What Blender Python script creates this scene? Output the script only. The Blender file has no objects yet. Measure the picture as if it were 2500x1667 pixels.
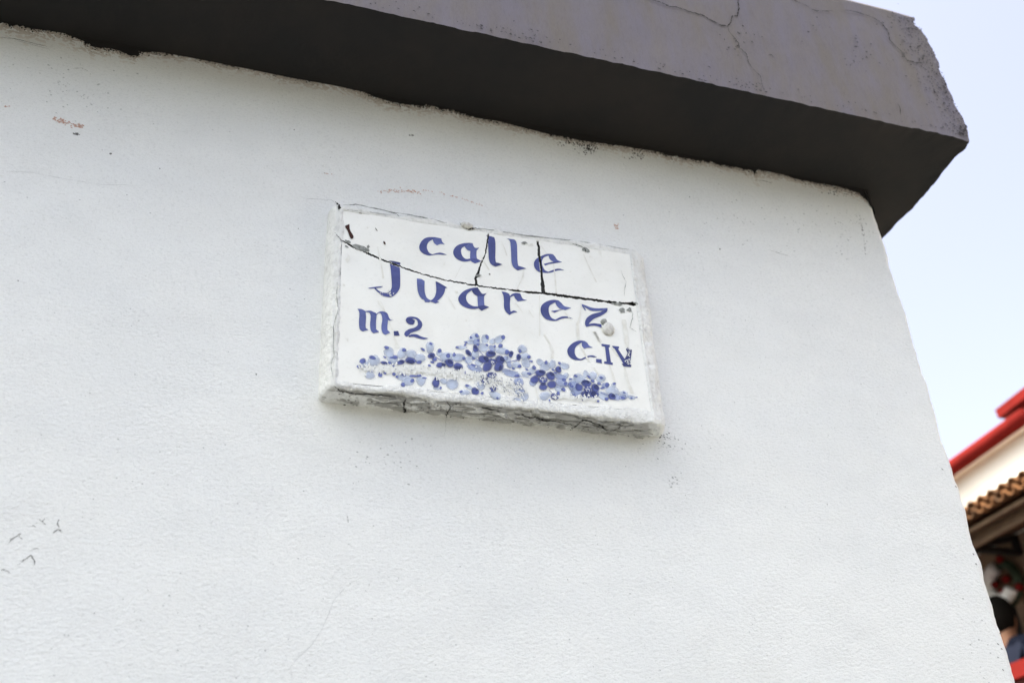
import bpy, bmesh, math, random
import numpy as np
from mathutils import Vector, Matrix
from mathutils.geometry import tessellate_polygon

random.seed(7)
RNG = np.random.default_rng(11)
SC = bpy.context.scene
COL = SC.collection
rad = math.radians

# ------------------------------------------------------------------ camera
EYE = np.array([0.0, -1.8, 1.6])
F_PX, PITCH, ROLL, YAW = 2589.794, 0.5574452, 0.0652412, -0.3559929      # for a frame 2500 x 1667
def _rot():
    c, s = math.cos, math.sin
    rz = np.array([[c(YAW), -s(YAW), 0], [s(YAW), c(YAW), 0], [0, 0, 1]])
    rx = np.array([[1, 0, 0], [0, c(PITCH), -s(PITCH)], [0, s(PITCH), c(PITCH)]])
    ry = np.array([[c(ROLL), 0, s(ROLL)], [0, 1, 0], [-s(ROLL), 0, c(ROLL)]])
    return rz @ rx @ ry
ROT = _rot()
cam = bpy.data.objects.new('camera', bpy.data.cameras.new('camera'))
COL.objects.link(cam)
r_, f_, u_ = ROT[:, 0], ROT[:, 1], ROT[:, 2]
cam.matrix_world = Matrix(((r_[0], u_[0], -f_[0], EYE[0]), (r_[1], u_[1], -f_[1], EYE[1]),
                           (r_[2], u_[2], -f_[2], EYE[2]), (0, 0, 0, 1)))
cam.data.sensor_width = 36.0
cam.data.lens = F_PX * 36 / 2500
cam.data.clip_start = 0.05
cam.data.clip_end = 2000
cam.data.dof.use_dof = True
cam.data.dof.focus_distance = 2.22
cam.data.dof.aperture_fstop = 2.7
SC.camera = cam

# ------------------------------------------------------------------ light
SUN_EL, SUN_AZ = 57.0, 6.0        # the sun stands off to -X, a little behind the plane of the street wall
sd = Vector((-math.cos(rad(SUN_AZ)) * math.cos(rad(SUN_EL)), math.sin(rad(SUN_AZ)) * math.cos(rad(SUN_EL)), math.sin(rad(SUN_EL))))
world = bpy.data.worlds.new('World'); SC.world = world; world.use_nodes = True
wn = world.node_tree.nodes; wl = world.node_tree.links
bg = wn.get('Background') or wn.new('ShaderNodeBackground')
sky = wn.new('ShaderNodeTexSky'); sky.sky_type = 'NISHITA'; sky.sun_disc = False
sky.sun_elevation = rad(SUN_EL)
sky.sun_rotation = math.atan2(sd.x, sd.y)
sky.air_density = 1.0; sky.dust_density = 6.0; sky.ozone_density = 2.0
hs = wn.new('ShaderNodeHueSaturation'); hs.inputs['Saturation'].default_value = 0.66; hs.inputs['Hue'].default_value = 0.535       # thin high haze pales the whole sky
wl.new(sky.outputs[0], hs.inputs['Color']); wl.new(hs.outputs[0], bg.inputs[0]); bg.inputs[1].default_value = 0.13
sun = bpy.data.objects.new('sun', bpy.data.lights.new('sun', 'SUN')); COL.objects.link(sun)
sun.data.energy = 3.2; sun.data.angle = rad(0.5); sun.data.color = (1.0, 0.95, 0.87)
sun.rotation_euler = sd.to_track_quat('Z', 'Y').to_euler()
SC.view_settings.view_transform = 'Standard'; SC.view_settings.look = 'None'
SC.view_settings.gamma = 1.0; SC.view_settings.use_curve_mapping = False
SC.view_settings.exposure = 1.98
SC.view_settings.use_white_balance = True            # the camera is balanced for open shade
SC.view_settings.white_balance_temperature = 6900; SC.view_settings.white_balance_tint = -1.0
SC.cycles.max_bounces = 8; SC.cycles.transparent_max_bounces = 24; SC.cycles.diffuse_bounces = 5; SC.cycles.use_denoising = True

# ------------------------------------------------------------------ pixel -> plane helpers
def ray(px, py):
    return ROT @ np.array([(px - 1250.0) / F_PX, 1.0, -(py - 833.5) / F_PX])
def on_y(px, py, y=0.0):
    d = ray(px, py); return EYE + d * ((y - EYE[1]) / d[1])
def on_x(px, py, x):
    d = ray(px, py); return EYE + d * ((x - EYE[0]) / d[0])
def on_z(px, py, z):
    d = ray(px, py); return EYE + d * ((z - EYE[2]) / d[2])
Z_TOP, D_TOP, D_K = 3.094, 0.034, 0.055       # the front of the sign leans: deeper at its foot
def sign_y(z): return -(D_TOP + (Z_TOP - z) * D_K)
def on_sign(px, py, lift=0.0):
    d = ray(px, py)
    t = (-(D_TOP + lift) - D_K * (Z_TOP - EYE[2]) - EYE[1]) / (d[1] - D_K * d[2])
    return EYE + d * t
# frames the traces were taken in: scale, x offset, y offset
ZM = {'n': (1, 0, 0), '1': (900 / 2205, 740, 460), '2': (420 / 2195, 780, 480), '3': (450 / 2205, 1150, 520),
      '4': (440 / 2156, 760, 740), '5': (490 / 2352, 1150, 780), 'F': (370 / 2352, 1050, 790),
      'c': (600 / 2352, 1550, 0), 'd': (800 / 2091, 1700, 0), 'w': (900 / 2352, 0, 1150), 't': (900 / 2352, 0, 0),
      'm': (600 / 2352, 740, 40), 'r': (900 / 2352, 1300, 150)}
def nat(z, p):
    s, ox, oy = ZM[z]; return (ox + p[0] * s, oy + p[1] * s)

# ------------------------------------------------------------------ noise
def _hash(i, j, k):
    n = (i * 374761393 + j * 668265263 + k * 2147483647) & 0xFFFFFFFF
    n = ((n ^ (n >> 13)) * 1274126177) & 0xFFFFFFFF
    return ((n ^ (n >> 16)) & 0xFFFF) / 32767.5 - 1.0
def vnoise(x, y, z=0.0):
    x, y, z = np.broadcast_arrays(np.asarray(x, float), np.asarray(y, float), np.asarray(z, float))
    xi, yi, zi = (np.floor(a).astype(np.int64) for a in (x, y, z))
    fx, fy, fz = x - xi, y - yi, z - zi
    fx, fy, fz = (a * a * (3 - 2 * a) for a in (fx, fy, fz))
    out = 0
    for a in (0, 1):
        for b in (0, 1):
            for c in (0, 1):
                w = (fx if a else 1 - fx) * (fy if b else 1 - fy) * (fz if c else 1 - fz)
                out = out + w * _hash(xi + a, yi + b, zi + c)
    return out
def fbm(x, y, z=0.0, o=3):
    s, a, out = 1.0, 1.0, 0
    for i in range(o):
        out = out + a * vnoise(np.asarray(x) * s + 17.3 * i, np.asarray(y) * s + 5.1 * i, np.asarray(z) * s + 9.7 * i)
        s *= 2.03; a *= 0.5
    return out

# ------------------------------------------------------------------ object helpers
WLOC = {}
def tag(o, label=None, cat=None, group=None, kind=None):
    if label: o['label'] = label
    if cat: o['category'] = cat
    if group: o['group'] = group
    if kind: o['kind'] = kind
    return o
def thing(name, loc, label, cat, group=None):
    o = bpy.data.objects.new(name, None); COL.objects.link(o)
    o.empty_display_size = 0.1
    o.location = loc; WLOC[o.name] = np.array(loc, float)
    return tag(o, label, cat, group)
def link_mesh(name, me, parent, centre):
    o = bpy.data.objects.new(name, me); COL.objects.link(o)
    base = WLOC[parent.name] if parent else np.zeros(3)
    o.location = tuple(np.array(centre) - base)
    if parent: o.parent = parent
    WLOC[o.name] = np.array(centre, float)
    return o
def obj(name, verts, faces, m, parent=None, smooth=False, tint=None, label=None, kind=None):
    v = np.asarray(verts, float)
    c = (v.min(0) + v.max(0)) / 2
    me = bpy.data.meshes.new(name)
    me.from_pydata((v - c).tolist(), [], [tuple(int(i) for i in f) for f in faces])
    me.materials.append(m)
    if smooth: me.polygons.foreach_set('use_smooth', [True] * len(me.polygons))
    if tint is not None:
        a = me.attributes.new('tint', 'FLOAT_COLOR', 'POINT')
        t = np.asarray(tint, float); t = t if t.shape[1] == 4 else np.hstack([t, np.ones((len(t), 1))])
        a.data.foreach_set('color', t.ravel())
    me.update()
    o = link_mesh(name, me, parent, c)
    if label: o['label'] = label
    if kind: o['kind'] = kind
    return o
class MB:
    """collects primitive shapes into one mesh"""
    def __init__(self): self.v, self.f, self.t = [], [], []
    def add(self, v, f, tint=None):
        n = len(self.v); self.v += [tuple(p) for p in v]; self.f += [tuple(i + n for i in q) for q in f]
        if tint is not None:
            tint = np.asarray(tint, float)
            self.t += ([tuple(tint)] * len(v)) if tint.ndim == 1 else [tuple(q) for q in tint]
    def box(self, lo, hi):
        x0, y0, z0 = lo; x1, y1, z1 = hi
        self.add([(x0, y0, z0), (x1, y0, z0), (x1, y1, z0), (x0, y1, z0), (x0, y0, z1), (x1, y0, z1), (x1, y1, z1), (x0, y1, z1)],
                 [(0, 3, 2, 1), (4, 5, 6, 7), (0, 1, 5, 4), (1, 2, 6, 5), (2, 3, 7, 6), (3, 0, 4, 7)])
    def bar(self, a, b, w, h=None, up=(0, 0, 1)):
        a, b = Vector(a), Vector(b); h = h or w
        d = (b - a).normalized(); s = d.cross(Vector(up))
        if s.length < 1e-5: s = d.cross(Vector((1, 0, 0)))
        s.normalize(); u = s.cross(d)
        q = []
        for p in (a, b):
            for i, j in ((-1, -1), (1, -1), (1, 1), (-1, 1)): q.append(tuple(p + s * (i * w / 2) + u * (j * h / 2)))
        self.add(q, [(0, 1, 2, 3), (7, 6, 5, 4), (0, 4, 5, 1), (1, 5, 6, 2), (2, 6, 7, 3), (3, 7, 4, 0)])
    def tube(self, pts, r, n=12, cap=True):
        pts = [Vector(p) for p in pts]; rs = r if hasattr(r, '__len__') else [r] * len(pts)
        v, f = [], []
        for i, p in enumerate(pts):
            d = (pts[min(i + 1, len(pts) - 1)] - pts[max(i - 1, 0)]).normalized()
            s = d.cross(Vector((0.13, 0.2, 1))).normalized(); u = s.cross(d)
            for k in range(n):
                a = 2 * math.pi * k / n; v.append(tuple(p + (s * math.cos(a) + u * math.sin(a)) * rs[i]))
        for i in range(len(pts) - 1):
            for k in range(n):
                f.append((i * n + k, i * n + (k + 1) % n, (i + 1) * n + (k + 1) % n, (i + 1) * n + k))
        if cap: f += [tuple(range(n - 1, -1, -1)), tuple(range((len(pts) - 1) * n, len(pts) * n))]
        self.add(v, f)
    def build(self, name, m, parent=None, smooth=False, **k):
        return obj(name, self.v, self.f, m, parent, smooth, self.t if self.t else None, **k)

# ------------------------------------------------------------------ materials
def lin(r, g, b, k=1.0):
    f = lambda c: (c / 12.92 if c <= 0.04045 else ((c + 0.055) / 1.055) ** 2.4)
    return tuple(f(c / 255) * k for c in (r, g, b))
def mat(name, col, rough=0.8, spec=0.3, var=None, var_scale=6.0, bump=(), attr=False, metal=0.0, stretch=(1, 1, 1), grain=(), wash=False):
    """principled: base colour, a mottled second colour (var), and layers of relief (scale, strength, distance, detail)"""
    m = bpy.data.materials.new(name); m.use_nodes = True
    nt = m.node_tree; N, L = nt.nodes, nt.links
    b = N['Principled BSDF']
    b.inputs['Roughness'].default_value = rough; b.inputs['Specular IOR Level'].default_value = spec
    b.inputs['Metallic'].default_value = metal
    tc = N.new('ShaderNodeNewGeometry')
    mp = N.new('ShaderNodeMapping'); mp.inputs['Scale'].default_value = stretch
    L.new(tc.outputs['Position'], mp.inputs['Vector'])
    if attr:
        at = N.new('ShaderNodeAttribute'); at.attribute_name = 'tint'; src = at.outputs['Color']
    else:
        rgb = N.new('ShaderNodeRGB'); rgb.outputs[0].default_value = (*col, 1); src = rgb.outputs[0]
    if var is not None:
        n = N.new('ShaderNodeTexNoise'); n.inputs['Scale'].default_value = var_scale; n.inputs['Detail'].default_value = 6
        n.inputs['Roughness'].default_value = 0.6
        L.new(mp.outputs[0], n.inputs['Vector'])
        rp = N.new('ShaderNodeValToRGB'); rp.color_ramp.elements[0].position = 0.38; rp.color_ramp.elements[1].position = 0.66
        L.new(n.outputs['Fac'], rp.inputs[0])
        mx = N.new('ShaderNodeMix'); mx.data_type = 'RGBA'
        if attr: mx.blend_type = 'MULTIPLY'
        L.new(rp.outputs[0], mx.inputs[0]); L.new(src, mx.inputs[6]); mx.inputs[7].default_value = (*var, 1)
        src = mx.outputs[2]
    for gs_, lo, p0, p1 in grain:                                    # fine tonal grain: scale, darkest factor, ramp
        n = N.new('ShaderNodeTexNoise'); n.inputs['Scale'].default_value = gs_; n.inputs['Detail'].default_value = 3
        L.new(mp.outputs[0], n.inputs['Vector'])
        mr = N.new('ShaderNodeMapRange'); mr.inputs[1].default_value = p0; mr.inputs[2].default_value = p1
        mr.inputs[3].default_value = lo; mr.inputs[4].default_value = 1.0
        L.new(n.outputs['Fac'], mr.inputs[0])
        mx = N.new('ShaderNodeMix'); mx.data_type = 'RGBA'; mx.blend_type = 'MULTIPLY'; mx.inputs[0].default_value = 1.0
        L.new(src, mx.inputs[6]); L.new(mr.outputs[0], mx.inputs[7]); src = mx.outputs[2]
    L.new(src, b.inputs['Base Color'])
    prev = None
    for sc, st, di, de in bump:
        n = N.new('ShaderNodeTexNoise'); n.inputs['Scale'].default_value = sc; n.inputs['Detail'].default_value = de
        L.new(mp.outputs[0], n.inputs['Vector'])
        bp = N.new('ShaderNodeBump'); bp.inputs['Strength'].default_value = st; bp.inputs['Distance'].default_value = di
        L.new(n.outputs['Fac'], bp.inputs['Height'])
        if prev: L.new(prev.outputs[0], bp.inputs['Normal'])
        prev = bp
    if prev: L.new(prev.outputs[0], b.inputs['Normal'])
    if wash: L.new(at.outputs['Alpha'], b.inputs['Alpha'])            # thin glaze: the tile shows through
    return m
M = {}
M['stucco'] = mat('white_stucco', (0.855, 0.86, 0.855), 0.85, 0.2, (0.825, 0.835, 0.84), 3.0,
                  ((100, 0.48, 0.004, 4), (300, 0.7, 0.0016, 3)), stretch=(1, 1, 1.7), grain=((130, 0.90, 0.30, 0.44), (330, 0.93, 0.34, 0.5), (2.2, 0.975, 0.35, 0.62), (11, 0.975, 0.3, 0.6)))
M['plaster'] = mat('white_plaster', (0.83, 0.835, 0.825), 0.9, 0.15, (0.75, 0.75, 0.74), 16.0,
                   ((60, 0.9, 0.006, 5), (220, 0.9, 0.0022, 4)), grain=((110, 0.84, 0.32, 0.48), (20, 0.93, 0.3, 0.55)))
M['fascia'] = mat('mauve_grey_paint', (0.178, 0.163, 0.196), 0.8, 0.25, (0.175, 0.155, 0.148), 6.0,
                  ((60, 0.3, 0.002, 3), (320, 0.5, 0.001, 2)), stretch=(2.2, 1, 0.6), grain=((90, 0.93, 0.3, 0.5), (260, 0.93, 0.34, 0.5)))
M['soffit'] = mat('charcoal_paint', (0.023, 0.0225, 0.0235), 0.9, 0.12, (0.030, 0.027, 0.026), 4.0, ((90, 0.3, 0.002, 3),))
M['grime'] = mat('dark_grime', (0.17, 0.168, 0.165), 0.95, 0.1)
M['crack'] = mat('dark_crack', (0.035, 0.034, 0.033), 0.95, 0.05)
M['fspeck'] = mat('fascia_speck', (0.07, 0.065, 0.07), 0.95, 0.05)
M['faintcrack'] = mat('faint_crack', (0.56, 0.57, 0.57), 0.95, 0.05)
M['pit'] = mat('grey_pit', (0.46, 0.47, 0.47), 0.95, 0.1)
M['soot_shade'] = mat('brown_soot_shade', (0, 0, 0), 0.95, 0.05, attr=True)  # sooty grime and the contact shade under the cornice, both held in the tint
M['rust'] = mat('rust_scuff', lin(196, 160, 146), 0.95, 0.1)
M['glaze'] = mat('white_tile_glaze', (0.88, 0.88, 0.85), 0.35, 0.4, (0.85, 0.845, 0.805), 14.0, ((30, 0.15, 0.001, 2),), grain=((9, 0.95, 0.3, 0.5), (160, 0.95, 0.3, 0.42)))
M['mortar'] = mat('dark_mortar', (0.03, 0.03, 0.03), 0.95, 0.05, (0.10, 0.10, 0.10), 60.0, ((150, 0.8, 0.003, 3),))
M['smear'] = mat('grey_mortar_smear', (0.36, 0.37, 0.36), 0.95, 0.05, (0.16, 0.17, 0.16), 160.0)
M['cobalt'] = mat('cobalt_glaze', (0, 0, 0), 0.35, 0.35, (0.82, 0.84, 0.92), 70.0, attr=True, stretch=(0.6, 1, 1.4), grain=((25, 0.86, 0.35, 0.55), (320, 0.9, 0.35, 0.55)))
M['wash'] = mat('cobalt_wash', (0, 0, 0), 0.35, 0.35, (0.84, 0.86, 0.93), 70.0, attr=True, stretch=(0.6, 1, 1.4), grain=((25, 0.88, 0.35, 0.55), (320, 0.9, 0.35, 0.55)), wash=True)
M['flake'] = mat('white_overpaint', (0.82, 0.825, 0.81), 0.9, 0.1, (0.74, 0.75, 0.74), 60.0)
M['drip'] = mat('old_drip', lin(222, 220, 213), 0.6, 0.3, lin(236, 236, 231), 60.0)
M['peg'] = mat('rusty_brown', lin(66, 44, 42), 0.8, 0.2)

# ------------------------------------------------------------------ ground
Z_SOF = 3.44
def flat(name, lo, hi, z, m):
    return tag(obj(name, [(lo[0], lo[1], z), (hi[0], lo[1], z), (hi[0], hi[1], z), (lo[0], hi[1], z)], [(0, 1, 2, 3)], m), kind='structure')
M['asphalt'] = mat('asphalt', (0.045, 0.044, 0.043), 0.95, 0.2, (0.06, 0.058, 0.056), 3.0, ((200, 0.4, 0.004, 2),))
M['paving'] = mat('pavement_concrete', (0.12, 0.117, 0.112), 0.95, 0.2, (0.10, 0.098, 0.095), 2.0, ((120, 0.3, 0.004, 2),))
flat('ground', (-300, -300), (300, 300), -0.14, M['asphalt'])
pv = MB(); pv.box((-12, -1.2, -0.13), (2.6, 3.6, 0.0)); tag(pv.build('pavement', M['paving']), kind='structure')

# ------------------------------------------------------------------ corner building: wall
building = thing('corner_building', (0.0, 2.0, 0.0), 'white stucco corner building with a heavy mauve grey cornice, filling most of the view', 'building')
X_COR, R_COR = 1.759, 0.028
def wall_disp(x, z):
    d = 0.0016 * fbm(np.asarray(x) * 5, np.asarray(z) * 5, 1.7, 3) + 0.0005 * fbm(np.asarray(x) * 22, np.asarray(z) * 22, 4.4, 2)
    edge = np.clip((np.asarray(x) - (X_COR - 0.10)) / 0.1, 0, 1)          # the arris is worn and wavy
    return d * (1 - 0.3 * edge) - 0.002 * edge ** 2
def build_wall():
    xs = np.concatenate([np.arange(-7, -1.0, 0.25), np.arange(-1.0, X_COR - R_COR, 0.008)])
    flat_n = len(xs) + 1
    px = list(xs) + [X_COR - R_COR]; py = [0.0] * flat_n; nx = [0.0] * flat_n; ny = [-1.0] * flat_n
    for k in range(1, 9):
        a = math.pi / 2 * k / 8
        px.append(X_COR - R_COR + R_COR * math.sin(a)); py.append(R_COR - R_COR * math.cos(a)); nx.append(math.sin(a)); ny.append(-math.cos(a))
    for y in list(np.arange(0.05, 0.3, 0.02)) + list(np.arange(0.4, 4.1, 0.3)):
        px.append(X_COR); py.append(y); nx.append(1.0); ny.append(0.0)
    px, py, nx, ny = map(np.array, (px, py, nx, ny))
    zs = np.concatenate([np.arange(-0.1, 1.9, 0.2), np.arange(1.9, Z_SOF + 0.001, 0.007), [Z_SOF + 0.02]])
    Xg, Zg = np.meshgrid(px, zs); Yg = np.broadcast_to(py, Xg.shape); NX = np.broadcast_to(nx, Xg.shape); NY = np.broadcast_to(ny, Xg.shape)
    d = wall_disp(Xg, Zg)
    c = np.clip((np.broadcast_to(nx, Xg.shape)), 0, 1)
    chips = 0.0035 * fbm(Xg * 3, Zg * 16, Yg * 16, 4) + 0.003 * np.minimum(0, vnoise(Zg * 38, Yg * 30, 3.1) + 0.25)
    d = d + c ** 0.5 * chips
    V = np.stack([Xg + NX * d, Yg + NY * d, Zg], -1).reshape(-1, 3)
    w = len(px); F = []
    for j in range(len(zs) - 1):
        b = j * w
        for i in range(w - 1): F.append((b + i, b + i + 1, b + w + i + 1, b + w + i))
    return obj('wall', V, F, M['stucco'], building, smooth=True)
wall = build_wall()

def wp(z, p, lift=0.0004):
    n = nat(z, p); q = on_y(n[0], n[1], 0.0)
    return np.array([q[0], -float(wall_disp(q[0], q[2])) - lift, q[2]])
def ribbon(mb, pts, w, seed=0, sub=6, jit=0.35, axis='y', taper=True):
    """a thin crack-shaped strip lying along 3-D points; wanders and varies in width"""
    pts = np.array(pts); out = []
    for i in range(len(pts) - 1):
        for k in range(sub): out.append(pts[i] + (pts[i + 1] - pts[i]) * k / sub)
    out.append(pts[-1]); out = np.array(out); n = len(out)
    rg = np.random.default_rng(seed); v, f = [], []
    for i, p in enumerate(out):
        t = out[min(i + 1, n - 1)] - out[max(i - 1, 0)]; t /= (np.linalg.norm(t) + 1e-9)
        s = np.array([-t[2], 0, t[0]]) if axis == 'y' else np.array([-t[1], t[0], 0])
        ww = w[min(i * len(w) // n, len(w) - 1)] if hasattr(w, '__len__') else w
        e = min(1, 4 * min(i, n - 1 - i) / n + 0.25) if taper else 1
        o = rg.normal(0, jit) * ww
        h = ww * e * (0.5 + 0.22 * rg.normal())
        v += [p + s * (o + abs(h)), p + s * (o - abs(h))]
    for i in range(n - 1): f.append((2 * i, 2 * i + 1, 2 * i + 3, 2 * i + 2))
    mb.add(v, f)
def blob(mb, c, rx, rz, rot, rg, n=9, rough=0.35, yfun=None, tint=None):
    v = [c]
    for k in range(n):
        a = 2 * math.pi * k / n; r = 1 + rg.uniform(-rough, rough)
        x, z = rx * r * math.cos(a), rz * r * math.sin(a)
        q = np.array([c[0] + x * math.cos(rot) - z * math.sin(rot), c[1], c[2] + x * math.sin(rot) + z * math.cos(rot)])
        if yfun: q[1] = yfun(q[0], q[2])
        v.append(q)
    mb.add(v, [(0, 1 + k, 1 + (k + 1) % n) for k in range(n)], tint)

# ------------------------------------------------------------------ corner building: cornice
edge_px = [(2233.7, 41), (2235.6, 57), (2253, 73), (2270, 101), (2289, 145), (2316, 214), (2350, 283), (2360, 306), (2370, 340), (2372.6, 352)]
q = on_y(1686, 194, -0.25)                                           # a point on the lower front edge
DEP = 0.0
for it in range(30):                                                # overhang that puts the lower edge at the level of the soffit
    DEP += (on_y(1686, 194, -DEP)[2] - Z_SOF) * 0.5
edge_w = np.array([on_y(x, y, -DEP) for x, y in edge_px])
Z_FT = edge_w[0, 2]
so_px = [(2372.6, 352), (2366, 367), (2343, 383), (2312, 421), (2278, 463), (2235, 511), (2190, 555), (2153, 591)]
so_w = np.array([on_z(x, y, Z_SOF) for x, y in so_px])
def x_edge(z): return np.interp(z, edge_w[::-1, 2], edge_w[::-1, 0])
def x_side(y): return np.interp(y, so_w[:, 1], so_w[:, 0])
cornice = obj('cornice', [(-7, 0.3, Z_SOF + 0.1), (1.6, 0.3, Z_SOF + 0.1), (1.6, 4, Z_SOF + 0.1), (-7, 4, Z_SOF + 0.1),
                          (-7, 0.3, Z_FT - 0.03), (1.6, 0.3, Z_FT - 0.03), (1.6, 4, Z_FT - 0.03), (-7, 4, Z_FT - 0.03)],
              [(0, 3, 2, 1), (4, 5, 6, 7), (0, 1, 5, 4), (1, 2, 6, 5), (2, 3, 7, 6), (3, 0, 4, 7)], M['fascia'], building)
def cor_noise(P):
    e = np.zeros(len(P))
    n = 0.0035 * fbm(P[:, 0] * 7, P[:, 1] * 7, P[:, 2] * 7, 3)
    n2 = 0.0022 * fbm(P[:, 0] * 40, P[:, 1] * 40, P[:, 2] * 40, 3)
    return n, n2
def build_fascia():
    us = np.concatenate([np.linspace(-7, -0.4, 20), np.linspace(-0.38, 1.0, 280)])     # 1.0 = the corner edge
    # u > 0 is remapped so that its end follows the worn corner
    zs = np.linspace(0, 1, 70)
    rows = []
    side_y = np.concatenate([np.linspace(-DEP, 0.4, 50)[1:], np.linspace(0.5, 4, 10)])
    for t in zs:
        z = Z_SOF + (Z_FT - Z_SOF) * t
        xe = float(x_edge(z)); rx = []
        for u in us:
            rx.append((u if u < -0.38 else -0.38 + (u + 0.38) / 1.38 * (xe + 0.38), -DEP, z))
        for y in side_y:
            rx.append((xe + (float(x_side(y)) - float(x_side(-DEP))), y, z))
        rows.append(rx)
    P = np.array(rows); h, w = P.shape[:2]; P = P.reshape(-1, 3)
    n, n2 = cor_noise(P)
    front = np.tile(np.r_[np.ones(len(us)), np.zeros(len(side_y))], h) > 0.5
    tt = np.repeat(zs, w)
    near_low = np.exp(-tt / 0.02)
    P[front, 1] += n[front] * 0.5; P[~front, 0] += n[~front] * 0.5
    P[:, 2] += (n * 0.6 + n2 * 1.3) * near_low
    cor = np.tile(np.exp(-np.abs(np.arange(w) - (len(us) - 1)) / 3.0), h)
    P[:, 0] += cor * (n2 * 1.8); P[:, 1] += cor * 0.004
    low = tt < 1e-6
    F = [(j * w + i, j * w + i + 1, (j + 1) * w + i + 1, (j + 1) * w + i) for j in range(h - 1) for i in range(w - 1)]
    top = P[(h - 1) * w:h * w]
    # lid
    lid = [(p[0], p[1], p[2]) for p in top] + [(-7, 4, Z_FT)]
    k = len(P); P = np.vstack([P, [(-7, 4, Z_FT + 0.0)]])
    ring = [(h - 1) * w + i for i in range(w)] + [k]
    F.append(tuple(ring))
    return P, F, P[:w].copy(), len(us)
FP, FF, LOW, NUS = build_fascia()
fascia = obj('fascia', FP, FF, M['fascia'], cornice, smooth=True)
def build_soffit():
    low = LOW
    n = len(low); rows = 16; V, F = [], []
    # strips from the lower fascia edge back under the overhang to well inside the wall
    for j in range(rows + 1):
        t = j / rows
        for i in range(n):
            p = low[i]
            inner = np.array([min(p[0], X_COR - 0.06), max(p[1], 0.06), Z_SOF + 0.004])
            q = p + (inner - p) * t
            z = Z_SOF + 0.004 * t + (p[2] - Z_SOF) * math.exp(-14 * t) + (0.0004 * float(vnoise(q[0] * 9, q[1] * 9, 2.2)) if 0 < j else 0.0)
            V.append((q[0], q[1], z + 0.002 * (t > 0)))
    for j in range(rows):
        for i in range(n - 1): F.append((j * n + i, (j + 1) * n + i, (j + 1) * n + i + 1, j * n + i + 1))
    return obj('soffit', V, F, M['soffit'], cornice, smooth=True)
soffit = build_soffit()

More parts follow.
